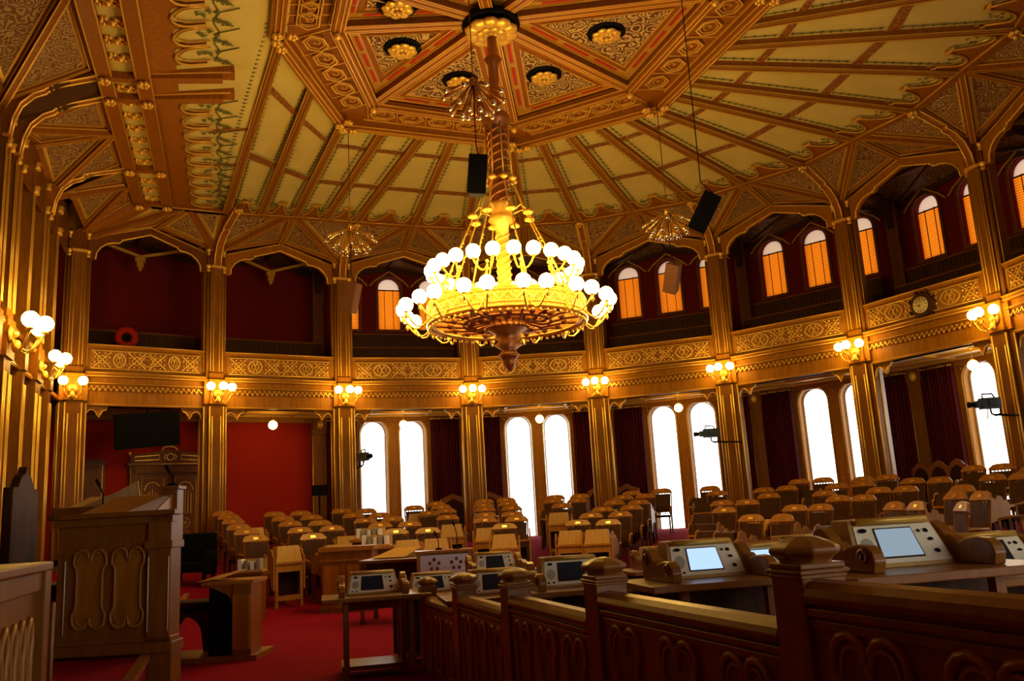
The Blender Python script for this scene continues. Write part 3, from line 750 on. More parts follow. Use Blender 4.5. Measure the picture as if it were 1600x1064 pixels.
# rest of the ceiling, on the photographer's side
m = MB(); far = [pol(9.0, a, ZR) for a in range(-60, -181, -15)]; inn2 = [HUB+Vector((4.6*cos(RD(a)), 4.6*sin(RD(a)), ZO)) for a in range(-60, -181, -15)]
for q in range(len(far)-1): m.quad(far[q], far[q+1], inn2[q+1], inn2[q])
m.box(-10, 15, -18, 15, 10.7, 10.8); build(m, 'ceiling_field', 'cream', CEIL)
m = MB(); m.add([(4.2, -7.2, 9.3), (12, -7, 9.3), (9, -18, 9.3), (-10, -18, 9.3), (-10, -9, 9.3), (-3, -8.4, 9.3)], [(0, 1, 2, 3, 4, 5)]); build(m, 'near_soffit', 'beam', CEIL)

# left strip beside the rostrum wall: twin beams, rosette strip, scalloped board
XB1, XB2 = -6.92, -6.28
m = MB(); m.k = 0
for x in (XB1, XB2):
    m.k = 0; m.bar((x, -6, 9.5), (x, 8.35, 9.5), .26, -.16, (0, 0, 1)); m.k = 1
    for s_ in (-1, 1): m.tube([(x+s_*.12, -6, 9.35), (x+s_*.12, 8.35, 9.35)], .018, 5)
build(m, 'wall_beam', ['beam', 'giltd'], CEIL)
m = MB(); m.quad((XB1, -6, 9.46), (XB2, -6, 9.46), (XB2, 8.3, 9.46), (XB1, 8.3, 9.46)); build(m, 'rosette_strip', 'cream', CEIL)
def zc(x, t_): return 9.47+(x+6.2)*.24*min(1, max(0, (8.5-t_)/7.7))
y = -3.2
while y < 8.2:
    if min(abs(y-b_) for b_ in (1.9, 2.7, 6.1)) > .12:
        m = MB()
        for sx in (-.1, .1):
            for q in range(6): m.ball((-6.6+sx+.06*cos(q), y+.09*sin(q*1.05), 9.44), .045, 5, 4)
        m.ball((-6.6, y, 9.41), .06, 6, 4); build(m, 'strip_rosette', 'gilt', CEIL)
    y += .56
BR = [(1.9, 3), (2.7, 3), (6.1, 1), (8.3, 0)]
for yb, kk in BR:
    m = MB(); m.bar((XB1, yb, 9.5), (XB2, yb, 9.5), .16, -.17); m.k = 1
    for sx in (-.07, .07): m.tube([(XB1, yb+sx, 9.34), (XB2, yb+sx, 9.34)], .012, 4)
    for x in (XB1, XB2):
        for q in range(6): m.ball((x+.07*cos(q*1.05), yb+.07*sin(q*1.05), 9.28), .05, 6, 4)
    if kk == 3:
        m.k = 0; m.bar((XB2, yb, 9.58), (-4.75, yb, 9.78), .3, -.16); m.bar((XB2, yb, 9.46), (-4.95, yb, 9.6), .2, -.1)
        m.k = 1
        for sx in (-.14, .14): m.tube([(XB2, yb+sx, 9.42), (-4.8, yb+sx, 9.62)], .015, 4)
    build(m, 'cross_beam', ['beam', 'gilt'], CEIL)
# scalloped board
m = MB(); ys = -4.0; z_at = lambda x, t_: zc(x, t_)-.04
for k in range(30):
    t0, t1 = -6+k*.483, -6+(k+1)*.483; m.quad((-6.2, t0, z_at(-6.2, t0)), (-5.72, t0, z_at(-5.72, t0)), (-5.72, t1, z_at(-5.72, t1)), (-6.2, t1, z_at(-6.2, t1)))
while ys < 8.0:
    if not (1.5 < ys+.28 < 3.1):
        loop = [(-5.2, ys)]+[(-5.45-.27*sin(q*pi/8), ys+.28-.28*cos(q*pi/8)) for q in range(9)]+[(-5.2, ys+.56)]
        m.k = 0
        for u0, u1 in ((-.03, .05), (.51, .59)): m.quad(*[(x, ys+u, z_at(x, ys+u)) for x, u in ((-5.72, u0-(.0)), (-5.2, u0), (-5.2, u1), (-5.72, u1))])
        m.k = 1; m.tube([(x, y_, z_at(x, y_)-.03) for x, y_ in loop], .024, 5)
        m.tube([(x+.07, ys+.28+(y_-ys-.28)*.72, z_at(x+.07, y_)-.01) for x, y_ in loop], .014, 4)
        m.k = 2
        for q in range(4): x = -5.35+.1*q+.05*random.random(); y_ = ys+.2+.16*random.random(); leaf(m, Vector((x, y_, z_at(x, y_))), Vector((1, random.random(), 0)), Vector((0, 0, -1)), .07)
        for q in range(4): x = -5.05+.07*q; y_ = ys+.5+.06*q; leaf(m, Vector((x, y_, z_at(x, y_))), Vector((.7, .7*(-1)**q, 0)), Vector((0, 0, -1)), .08)
        x = -4.98; m.tube([(x-.1, ys, z_at(x, ys)), (x, ys+.28, z_at(x, ys)), (x-.1, ys+.56, z_at(x, ys))], .014, 4)
        m.tube([(x, ys+.28, z_at(x, ys)), (x+.32, ys+.2, z_at(x+.3, ys))], .012, 4)
    ys += .62
build(m, 'scalloped_board', ['beam', 'giltd', 'leaf'], CEIL)
m = MB(); G = []
def xr(t_): return rim[1].x+(inn[1].x-rim[1].x)*min(1, max(0, (8.5-t_)/7.7))
nt = 30
for k in range(nt+1):
    t_ = 8.5-k*14.5/nt; G.append([Vector((-6.2+(xr(t_)+6.2+.1)*q/6, t_, zc(-6.2+(xr(t_)+6.2)*q/6, t_))) for q in range(7)])
for k in range(nt):
    for q in range(6): m.quad(G[k][q], G[k][q+1], G[k+1][q+1], G[k+1][q])
m.k = 1
for q in range(56):
    t_ = 8.2-q*.14; x = xr(t_)-.3; leaf(m, Vector((x, t_, zc(x, t_)-.02)), Vector((.1, -1, 0)), Vector((0, 0, -1)), .05)
for tt in (4.25, 5.95):
    m.k = 2; x0, x1 = -5.15, xr(tt); m.quad(*[(x, y_, zc(x, y_)-.02) for x, y_ in ((x0, tt-.07), (x1, tt-.07), (x1, tt+.07), (x0, tt+.07))])
build(m, 'cream_field', ['cream', 'leaf', 'lattice'], CEIL)
# narrow board joining rim corner
m = MB(); m.bar((-6.65, 8.37, 9.46), (-4.9, 8.6, 9.46), .16, -.14); build(m, 'rim_beam', 'beam', CEIL)
# cove above the rostrum wall
WX = -8.45
for y0, y1 in ((-3.2, 1.8), (2.8, 6.0), (6.2, 8.3)):
    fb = MB(); fb.box(WX-.04, WX, y0, y1, 8.05, 9.15); build(fb, 'wall_fascia', 'dark', CEIL)
    C0, C1 = Vector((WX, y0, 0)), Vector((WX, y1, 0)); B0, B1 = Vector((XB1-.13, y0, 9.44)), Vector((XB1-.13, y1, 9.44))
    if y0 > 6.1: C1 = Vector((-8.1, 8.3, 0))
    cove(C0, C1, B0, B1, 8.66, 9.1)
m = MB(); m.quad((WX, 1.8, 8.7), (XB1, 1.8, 9.48), (XB1, 2.8, 9.48), (WX, 2.8, 8.7)); build(m, 'cove_gap', 'deep', CEIL)
m = MB(); m.add([(-8.4, 8.4, 8.6), (-7.05, 8.3, 9.44), (-6.65, 8.35, 9.44), (-8.0, 8.62, 8.6)], [(0, 1, 2, 3)]); build(m, 'corner_rib', 'beam', CEIL)

# ------------------------------------------------------------------ rostrum wall (left)
LW_ = struct('wall_left')
m = MB(); m.quad((-8.9, -17.5, -.3), (-8.9, 9.6, -.3), (-8.9, 9.6, 10.7), (-8.9, -17.5, 10.7)); build(m, 'wall_face', 'dark', LW_)
m = MB(); m.quad((-8.87, 6.5, .3), (-8.87, 7.9, .3), (-8.87, 7.9, 8.6), (-8.87, 6.5, 8.6)); build(m, 'red_strip', 'red', LW_)
m = MB(); m.quad((-8.9, 9.0, -.1), OUT[0]+Vector((0, 0, -.1)), OUT[0]+Vector((0, 0, 10.7)), (-8.9, 9.0, 10.7)); build(m, 'return_wall', 'red', LW_)
m = MB(); m.box(-8.9, -8.5, -6, 8.3, 4.56, 4.66); m.box(-8.9, -8.62, -6, 8.3, 4.66, 5.1); m.box(-8.9, -8.45, -6, 8.3, 5.1, 5.22); build(m, 'entablature', 'wood', LW_)
m = MB(); n = 70
for k in range(n): m.ball((-8.6, -4+k*.175, 4.86), .03, 5, 4)
for z, x in ((4.6, -8.5), (5.16, -8.45), (5.22, -8.47)): m.tube([(x, -6, z), (x, 8.3, z)], .018, 5)
build(m, 'dentil_course', 'gilt', LW_)
def wall_pier(y, wd=.5, label=''):
    t = thing('wall_pier', label, 'column', (-8.62, y, 0), pi/2, 'piers of the rostrum wall')
    h = wd/2; m = MB(); m.box(-h, h, -.18, .2, 0, 8.7); m.box(-h-.04, h+.04, -.22, .2, 4.56, 5.25); build(m, 'pier_shaft', 'post', t)
    m = MB()
    for x in (-h, h, -h*.5, h*.5):
        m.tube([(x, -.19, .4), (x, -.19, 4.3)], .02, 6); m.tube([(x, -.19, 5.4), (x, -.19, 8.1)], .014, 5)
    build(m, 'gilt_bead', 'gilt', t)
    for x in (-h+.05, h-.05):
        for z in (0, .5): m = MB(); m.lathe([(.05, 8.06+z), (.06, 8.1+z), (.045, 8.14+z), (.08, 8.2+z)], 8, (x, -.22, 0)); build(m, 'capital', 'gilt', t)
    return t
for k, y in enumerate((5.75, 3.15, .2)): wall_pier(y, .5, ['oak pier of the left wall nearest the corner column, behind the two-globe sconce', 'oak pier of the left wall carrying the large leftmost sconce', 'oak pier of the left wall at the left edge above the high-backed chair'][k])
wall_pier(2.3, .35, 'narrow oak pier left of the large leftmost sconce')
wall_pier(6.95, .22, 'slim oak pier beside the red strip of the left wall')
wall_pier(4.45, .18, 'slim oak colonnette dividing the recess of the left wall')
for yb, ye in ((1.9, 1.9), (2.7, 2.7), (5.75, 6.1)):
    t = thing('roof_bracket', 'curved gilt-edged ceiling bracket from the left wall, %s' % {1.9: 'nearer one of the close pair', 2.7: 'farther one of the close pair', 5.75: 'single one next to the corner'}[yb], 'bracket', (WX, yb, 0), 0, 'brackets of the left wall')
    br = [(0, 8.15), (.12, 8.15), (.16, 8.45), (.26, 8.72), (.45, 8.92), (.62, 9.0), (.66, 9.08), (.74, 9.12), (1.5, 9.38), (1.5, 9.62), (0, 9.2)]
    m = MB(); d = (ye-yb)/1.5
    sh_ = Matrix.Identity(4); sh_[1][0] = d; m.T = sh_
    m.prism(br, -.08, .08, 'y'); build(m, 'bracket_board', 'beam', t)
    m = MB(); m.T = sh_
    for sx in (-.08, .08): m.tube([(x, sx, z-.01) for x, z in br[1:9]], .022, 5)
    for sx in (-.07, .07): m.ball((.65, sx, 9.04), .04, 6, 4); m.ball((.72, sx, 9.1), .04, 6, 4)
    build(m, 'bracket_bead', 'gilt', t)
sconce((-8.42, 5.6, 4.85), pi/2, 'three-globe lit gilt sconce on the left wall, next to the corner', 3, 1.15)
sconce((-8.42, 3.0, 4.95), pi/2, 'large gilt sconce with lit globes at the far left edge of the left wall', 3, 1.35)
# carved lower niches between the piers
for y0, y1 in ((3.45, 4.3), (4.6, 5.45), (.5, 2.05)):
    m = MB(); ym = (y0+y1)/2; X = -8.86
    m.quad((X, y0, .4), (X, y1, .4), (X, y1, 4.3), (X, y0, 4.3)); m.k = 1
    for y in (y0, y1, y0+.12, y1-.12): m.tube([(X+.03, y, .5), (X+.03, y, 4.2 if y in (y0, y1) else 3.5)], .018, 5)
    m.tube([(X+.03, y0, 4.2), (X+.03, y1, 4.2)], .02, 5)
    for q in range(5): m.ball((X+.06, ym, 3.5+q*.12), .07-.008*q, 7, 5)
    m.k = 2; m.box(X, X+.12, y0, y1, 4.2, 4.4); build(m, 'niche_panel', ['deep', 'gilt', 'wood'], LW_)

# ------------------------------------------------------------------ double door, wall panel, gallery pieces
c, rz, Lb = bay(OUT[0], OUT[1])
ux = Vector((cos(rz), sin(rz), 0))
dc = OUT[1]-ux*1.08
d_ = struct('door_1', (*dc.xy, .45), rz)
m = MB(); m.box(-1.0, -.85, -.18, .02, 0, 2.72); m.box(.85, 1.0, -.18, .02, 0, 2.72); m.box(-1.02, 1.02, -.18, .02, 2.58, 2.78); m.box(-1.08, 1.08, -.24, .02, 2.78, 2.84)
m.prism([(-1.0, 2.84), (1.0, 2.84), (1.0, 3.05), (.4, 3.13), (.0, 3.2), (-.4, 3.13), (-1.0, 3.05)], -.18, .02, 'y'); build(m, 'door_case', 'dark', d_)
for sx in (-1, 1):
    m = MB(); x0, x1 = (0.01, .83) if sx > 0 else (-.83, -.01); m.box(x0, x1, -.1, -.02, 0, 2.58); lf = build(m, 'door_leaf', 'dark', d_)
    m = MB(); xc = (x0+x1)/2
    m.box(xc-.27, xc+.27, -.125, -.1, .12, 2.45); build(m, 'carved_panel', 'dark', lf)
    m = MB(); m.tube([(xc-.28, -.13, .12), (xc-.28, -.13, 2.45), (xc+.28, -.13, 2.45), (xc+.28, -.13, .12)], .016, 5, True)
    for q in range(-2, 3): m.tube([(xc+q*.075, -.13, 1.5), (xc+q*.075, -.13, 2.15-.06*abs(q))], .014, 4)
    m.tube([(xc+.2*cos(k*pi/6), -.13, 2.12+.22*sin(k*pi/6)) for k in range(7)], .014, 4)
    for zz in (1.25, .92, .6, .3):
        for a_ in range(6): m.tube([(xc+.0, -.13, zz), (xc+.13*cos(a_*pi/3), -.13, zz+.13*sin(a_*pi/3))], .01, 4)
        m.tube([(xc+.14*cos(k*pi/5), -.13, zz+.14*sin(k*pi/5)) for k in range(10)], .01, 4, True)
    build(m, 'gilt_carving', 'giltd', lf)
m = MB()
for x in (-.99, -.86, .86, .99): m.tube([(x, -.19, 0), (x, -.19, 2.7)], .012, 5)
m.tube([(-1.05, -.25, 2.81), (1.05, -.25, 2.81)], .014, 5); m.tube([(-.9, -.2, 2.9), (-.28, -.2, 2.93), (-.28, -.2, 3.05), (-.9, -.2, 3.0)], .01, 4, True)
m.tube([(.9, -.2, 2.9), (.28, -.2, 2.93), (.28, -.2, 3.05), (.9, -.2, 3.0)], .01, 4, True)
m.tube([(.09*cos(k*pi/6), -.2, 3.0+.09*sin(k*pi/6)) for k in range(12)], .014, 4, True)
for sx in (-1, 1): m.tube([(sx*(.16-.02*abs(k)), -.2, 3.0+k*.035) for k in range(-2, 3)], .012, 4); m.ball((sx*1.0, -.1, 3.1), .06, 6, 5)
m.tube([(.2*cos(k*pi/8), -.1, 3.17+.12*sin(k*pi/8)) for k in range(9)], .03, 5)
build(m, 'door_moulding', 'gilt', d_)
m = MB(); m.ball((.78, -.16, 1.1), .035, 8, 6); m.box(.75, .81, -.13, -.1, 1.0, 1.25); build(m, 'door_handle', 'brass', d_)
# narrow panelled screen left of the door
p = dc-ux*1.95+Vector((.03, -.1, 0)); t = thing('wall_screen', 'narrow dark oak panel on the red wall left of the carved door', 'panel', (p.x, p.y, .5), rz)
m = MB(); m.box(-.35, .35, -.12, 0, 0, 2.9); build(m, 'board', 'dark', t)
m = MB(); m.tube([(-.28, -.13, .2), (-.28, -.13, 2.75), (.28, -.13, 2.75), (.28, -.13, .2)], .014, 4, True); build(m, 'gilt_edge', 'giltd', t)
# television
p = Vector((-6.66, 9.1, 3.92)); t = thing('television', 'large black television hanging above the carved double door', 'television', p, rz)
m = MB(); m.T = Matrix.Rotation(RD(8), 4, 'X') @ Matrix.Rotation(RD(-5), 4, 'Y'); m.box(-.74, .74, -.06, .06, -.42, .42); build(m, 'housing', 'black', t, .01)
m = MB(); m.T = Matrix.Rotation(RD(8), 4, 'X') @ Matrix.Rotation(RD(-5), 4, 'Y'); m.box(-.68, .68, -.067, -.06, -.36, .37); build(m, 'screen', 'black', t)
m = MB(); m.tube([(0, .05, .3), (0, .05, .72)], .03, 8); m.box(-.12, .12, -.02, .12, .68, .72); build(m, 'ceiling_mount', 'black', t)

# globes under the gallery
for i, a in ((1, 108.3), (2, 89.6), (3, 69.5), (4, 49.1), (6, 9.3)):
    p = pol(11.6, a, 4.62); t = thing('pendant_globe', 'single lit glass globe hanging under the gallery before %s' % SIDE[i], 'lamp', p, 0, 'globes under the gallery')
    m = MB(); m.tube([(0, 0, 0), (0, 0, -.32)], .01, 5); m.lathe([(.06, 0), (.05, -.03), (.012, -.06)], 8, (0, 0, 0)); m.lathe([(.02, -.27), (.06, -.3), (.055, -.34)], 8); build(m, 'hanging_rod', 'gilt', t)
    build(globe_m((0, 0, -.43), .12), 'globe_shade', 'globe', t)

# curtains
def curtain(i, side):
    c, rz, Lb = bay(OUT[i], OUT[i+1]); x0, x1 = (-2.05, -1.12) if side < 0 else (1.12, 2.05)
    t = thing('curtain', 'burgundy velvet curtain at the %s of %s' % ('left' if side < 0 else 'right', SIDE[min(i, 7)]), 'curtain', (*c.xy, 0), rz, 'burgundy curtains')
    m = MB(); n = 56; vs = []; zf = ZF(c.x, c.y)
    for k in range(n+1):
        x = x0+(x1-x0)*k/n; y = -.26+.05*sin(k*1.15)+.02*sin(k*.37+i)
        vs += [(x, y, zf+.05), (x+.01*sin(k), y*.9-.02, 2.4), (x, y*.85-.03, 4.5)]
    fs = []
    for k in range(n):
        for j in range(2): a_ = k*3+j; fs.append((a_, a_+3, a_+4, a_+1))
    m.add(vs, fs, True); build(m, 'cloth', 'curt', t)
    m = MB(); m.tube([(x0, -.27, 4.47), (x1, -.27, 4.47)], .025, 6); build(m, 'curtain_rail', 'giltd', t)
for i in range(2, 8):
    for s_ in (-1, 1): curtain(i, s_)

# carved settles against the curtains
def settle(i, off, wd, label):
    c, rz, Lb = bay(OUT[i], OUT[i+1]); u = Vector((cos(rz), sin(rz), 0)); n = Vector((-sin(rz), cos(rz), 0)); p = c+u*off-n*.95
    t = thing('settle', label, 'bench', (p.x, p.y, ZF(p.x, p.y)), rz, 'carved settles along the windows')
    h = wd/2; k = max(1, round(wd/.55)); m = MB(); o = [(-h, .42)]
    for q in range(k):
        a_ = -h+q*wd/k; b_ = a_+wd/k; mm = (a_+b_)/2; o += [(a_, 1.24), (a_+.06, 1.26), (mm-.12, 1.34), (mm, 1.4), (mm+.12, 1.34), (b_-.06, 1.26)]
    o += [(h, 1.24), (h, .42)]
    m.prism(o, .2, .26, 'y'); build(m, 'high_back', 'dark', t)
    m = MB()
    for q in range(k): a_ = -h+q*wd/k+.07; b_ = -h+(q+1)*wd/k-.07; mm = (a_+b_)/2; m.prism([(a_, .5), (b_, .5), (b_, 1.08), (mm+.1, 1.2), (mm, 1.25), (mm-.1, 1.2), (a_, 1.08)], .17, .2, 'y')
    build(m, 'back_cushion', 'leather', t)
    m = MB(); m.box(-h, h, -.25, .2, .36, .46); build(m, 'seat', 'leather', t)
    for sx in (-h+.04, h-.04):
        for sy in (-.2, .2): m = MB(); m.box(sx-.035, sx+.035, sy-.035, sy+.035, 0, .36); build(m, 'leg', 'dark', t)
settle(2, 1.62, .75, 'high-backed carved settle before the curtain right of the leftmost tall windows')
settle(3, -1.55, .7, 'high-backed carved settle before the curtain left of the second tall windows')
settle(3, 1.7, .6, 'high-backed carved settle before the curtain right of the second tall windows')
settle(4, -1.7, .75, 'high-backed carved settle before the curtain left of the third tall windows')
settle(6, -1.55, 1.5, 'wide carved settle with three arched backs under the clock')

# ------------------------------------------------------------------ chandelier
CH = HUB
t = thing('chandelier', 'huge gilded ring chandelier with two tiers of lit glass globes', 'chandelier', (CH.x, CH.y, 3.7))
def L3(z): return z-3.7
m = MB(); prof = [(.08, 9.75), (.1, 9.3), (.16, 9.25), (.09, 9.15), (.085, 8.3), (.22, 8.2), (.26, 8.05), (.14, 7.95), (.16, 7.6), (.14, 6.6), (.15, 6.55)]
m.lathe([(r, L3(z)) for r, z in prof], 12)
for q in range(3): m.tube([((.165)*cos(k*.5+q*2.1), (.165)*sin(k*.5+q*2.1), L3(6.6+k*.034)) for k in range(40)], .03, 5)
build(m, 'stem', 'bronze', t)
m = MB(); m.lathe([(r, L3(z)) for r, z in [(.16, 6.62), (.2, 6.57), (.24, 6.5), (.15, 6.42), (.2, 6.34), (.23, 6.28), (.12, 6.2), (.1, 5.9), (.11, 5.0), (.1, 4.9)]], 14)
for q in range(3): m.tube([((.11)*cos(k*.5+q*2.1), (.11)*sin(k*.5+q*2.1), L3(5.0+k*.028)) for k in range(38)], .022, 5)
for q in range(8):
    a = q*pi/4; m.tube([(.22*cos(a), .22*sin(a), L3(6.42)), (.38*cos(a), .38*sin(a), L3(6.5)), (.5*cos(a), .5*sin(a), L3(6.36))], .016, 5); m.lathe([(.02, L3(6.4)), (.09, L3(6.34)), (.09, L3(6.31)), (.02, L3(6.28))], 8, (.5*cos(a), .5*sin(a), 0))
build(m, 'crown', 'gilt', t)
m = MB()
for q in range(8):
    a = q*pi/4; m.tube([(.2*cos(a), .2*sin(a), L3(8.0)), (.24*cos(a), .24*sin(a), L3(6.98))], .014, 5); m.lathe([(.02, L3(7.04)), (.07, L3(7.0)), (.07, L3(6.97)), (.02, L3(6.94))], 8, (.25*cos(a), .25*sin(a), 0))
    m.tube([(.25*cos(a), .25*sin(a), L3(6.95)), (.42*cos(a), .42*sin(a), L3(6.45))], .012, 4)
    m.tube([(.5*cos(a), .5*sin(a), L3(6.3)), (.78*cos(a), .78*sin(a), L3(5.7)), (1.15*cos(a), 1.15*sin(a), L3(4.8))], .014, 5)
    for f_ in (.3, .34, .62, .66): m.ball((.5*cos(a)+.65*f_*cos(a), .5*sin(a)+.65*f_*sin(a), L3(6.3-1.5*f_)), .02, 6, 5)
    for f_ in range(10): m.ball(((.5+.65*f_/10)*cos(a), (.5+.65*f_/10)*sin(a), L3(6.3-1.5*f_/10)), .014, 5, 4)
build(m, 'suspension_chain', 'gilt', t)
m = MB(); n = 48
rp = [(1.24, 4.5), (1.3, 4.5), (1.3, 4.56), (1.26, 4.58), (1.26, 4.74), (1.3, 4.76), (1.3, 4.8), (1.22, 4.8)]
vs = []; fs = []
for r, z in rp:
    for k in range(n): vs.append((r*cos(2*pi*k/n), r*sin(2*pi*k/n), L3(z)))
for i in range(len(rp)):
    j = (i+1) % len(rp)
    for k in range(n): fs.append((i*n+k, i*n+(k+1) % n, j*n+(k+1) % n, j*n+k))
m.add(vs, fs, False); build(m, 'ring_band', 'ring', t)
m = MB()
for r, z in ((1.305, 4.5), (1.305, 4.57), (1.305, 4.8), (1.2, 4.5)): m.tube([(r*cos(2*pi*k/n), r*sin(2*pi*k/n), L3(z)) for k in range(n)], .02, 5, True)
for k in range(64): a = 2*pi*k/64; m.ball((1.28*cos(a), 1.28*sin(a), L3(4.44)), .028, 5, 4); m.ball((1.28*cos(a), 1.28*sin(a), L3(4.85)), .024, 5, 4)
for k in range(32): a = 2*pi*k/32; m.tube([(1.31*cos(a), 1.31*sin(a), L3(4.6)), (1.31*cos(a+.1), 1.31*sin(a+.1), L3(4.73)), (1.31*cos(a+.2), 1.31*sin(a+.2), L3(4.6))], .012, 4)
build(m, 'ring_ornament', 'gilt', t)
m = MB()
for q in range(16):
    a = q*pi/8; m.tube([(.2*cos(a), .2*sin(a), L3(4.55)), (.6*cos(a+.05), .6*sin(a+.05), L3(4.46)), (.95*cos(a-.05), .95*sin(a-.05), L3(4.52)), (1.22*cos(a), 1.22*sin(a), L3(4.54))], .026, 5)
    for f_ in (.55, .85): m.ball((f_*1.1*cos(a+.12), f_*1.1*sin(a+.12), L3(4.5)), .06, 6, 4)
m.tube([(.72*cos(k*pi/14), .72*sin(k*pi/14), L3(4.5)) for k in range(28)], .03, 5, True)
build(m, 'ring_spoke', 'bronze', t)
m = MB(); m.lathe([(r, L3(z)) for r, z in [(.12, 4.9), (.4, 4.72), (.36, 4.6), (.3, 4.5), (.33, 4.44), (.34, 4.4), (.2, 4.32), (.22, 4.26), (.16, 4.2), (.24, 4.14), (.12, 4.06), (.14, 4.0), (.18, 3.98), (.14, 3.93), (.1, 3.86), (.11, 3.82), (.05, 3.75), (.02, 3.7)]], 16)
for k in range(24): a = k*pi/12; m.ball((.345*cos(a), .345*sin(a), L3(4.42)), .03, 5, 4)
build(m, 'pendant', 'bronze', t)
# twelve brackets in each tier, two globes on each
off = atan2(-13.27, -4.33)+.0
def cl_arm(p0, p1, dip, r=.016):
    p0 = Vector(p0); p1 = Vector(p1); return [p0.lerp(p1, f_)-Vector((0, 0, dip*sin(pi*f_))) for f_ in (0, .2, .4, .6, .8, 1)]
for q in range(12):
    a = off+q*pi/6+pi/12
    for s_ in (-1, 1):
        aa = a+s_*.13; rr = 1.22; zz = 5.42; b = (1.0*cos(a), 1.0*sin(a), L3(5.2)); e = (rr*cos(aa), rr*sin(aa), L3(zz-.13))
        m = MB(); m.tube(cl_arm(b, e, .1), .016, 5); m.lathe([(.02, 0), (.05, .025), (.045, .05)], 8, e); build(m, 'lamp_arm', 'gilt', t)
        build(globe_m((rr*cos(aa), rr*sin(aa), L3(zz)), .118), 'globe_shade', 'globe', t)
    m = MB(); m.tube([(1.0*cos(a), 1.0*sin(a), L3(5.25)), (1.1*cos(a), 1.1*sin(a), L3(5.0)), (1.2*cos(a), 1.2*sin(a), L3(4.8))], .02, 5)
    for k in range(4): m.ball(((1.0+.04*k)*cos(a), (1.0+.04*k)*sin(a), L3(5.3-.12*k)), .032, 6, 5)
    build(m, 'tier_bracket', 'gilt', t)
    for s_, rr, zz in ((-1, 1.7, 4.76), (1, 1.7, 4.76)):
        aa = a+s_*.105; b = (1.28*cos(a), 1.28*sin(a), L3(4.62)); e = (rr*cos(aa), rr*sin(aa), L3(zz-.13))
        m = MB(); m.tube(cl_arm(b, e, .2), .016, 5); m.lathe([(.02, 0), (.05, .025), (.045, .05)], 8, e); m.lathe([(.012, -.1), (.03, -.06), (.02, 0)], 6, e); build(m, 'lamp_arm', 'gilt', t)
        build(globe_m((rr*cos(aa), rr*sin(aa), L3(zz)), .118), 'globe_shade', 'globe', t)

# ------------------------------------------------------------------ hanging spot clusters, loudspeakers, television cameras
def cluster(loc, label, mat, top, rz=0, s=1.0):
    t = thing('spotlight_cluster', label, 'lamp', loc, rz, 'clusters of small spotlights on cables')
    m = MB(); m.tube([(0, 0, .35), (0, 0, top-loc[2])], .009, 5); build(m, 'cable', 'bronze', t)
    m = MB(); m.ball((0, 0, .3), .07, 8, 6); build(m, 'hub', mat, t)
    k = 0
    for ring, (n, e, l) in enumerate(((9, -30, .6), (9, -52, .62), (6, -72, .6))):
        for q in range(n):
            a = 2*pi*q/n+ring*.4+random.uniform(-.08, .08); d = Vector((cos(a)*cos(RD(e)), sin(a)*cos(RD(e)), sin(RD(e))))*s
            m = MB(); p0 = Vector((0, 0, .3)); l_ = l*(1+random.uniform(-.06, .06)); m.tube([p0, p0+d*l_*.55, p0+d*l_*.8, p0+d*l_], [.008, .012, .03, .05], 7)
            lm = build(m, 'spotlight', mat, t); m = MB(); m.ball(p0+d*l_, .052, 8, 6); build(m, 'spotlight_bulb', 'chrome', lm)
cluster((-1.05, -1.1, 8.05), 'dark spotlight cluster hanging in front of the ceiling hub', 'bronze', 10.0)
cluster((-2.35, 4.29, 7.35), 'brass spotlight cluster hanging left of the chandelier', 'brass', 9.9)
cluster((3.9, 1.81, 7.15), 'brass spotlight cluster hanging right of the chandelier', 'brass', 9.9)
def speaker(loc, rz, tilt, label, mat='black', top=9.9, rollz=0):
    t = thing('hanging_loudspeaker', label, 'loudspeaker', loc, rz, 'loudspeakers hung on cables'); T = Matrix.Rotation(tilt, 4, 'X') @ Matrix.Rotation(rollz, 4, 'Y')
    m = MB(); m.T = T; m.prism([(-.15, -.12), (.15, -.12), (.1, .16), (-.1, .16)], -.32, .32, 'z'); build(m, 'cabinet', mat, t, .01)
    m = MB(); m.T = T; m.box(-.135, .135, -.13, -.12, -.3, .3); build(m, 'front_grille', 'black' if mat == 'black' else mat, t)
    m = MB(); m.tube([T @ Vector((0, 0, .33)), (0, 0, .5), (0, 0, top-loc[2])], .009, 5); build(m, 'cable', 'black', t)
W['brown'] = pbr('brown_enamel', (.16, .06, .03), .45)
speaker((-1.05, -1.1, 6.72), RD(-18), .12, 'black loudspeaker hanging left of the chandelier stem', rollz=.1)
speaker((2.46, -1.93, 6.02), RD(-25), .45, 'black loudspeaker tilted down, hanging right of the chandelier', top=9.8, rollz=.5)
speaker((3.9, 1.81, 6.02), RD(-60), .5, 'brown loudspeaker hanging before the upper windows right of the chandelier', 'brown', rollz=.5)
speaker((-2.35, 4.29, 6.08), RD(60), .3, 'dark brown loudspeaker hanging left of the chandelier beside a column', 'brown', rollz=-.15)
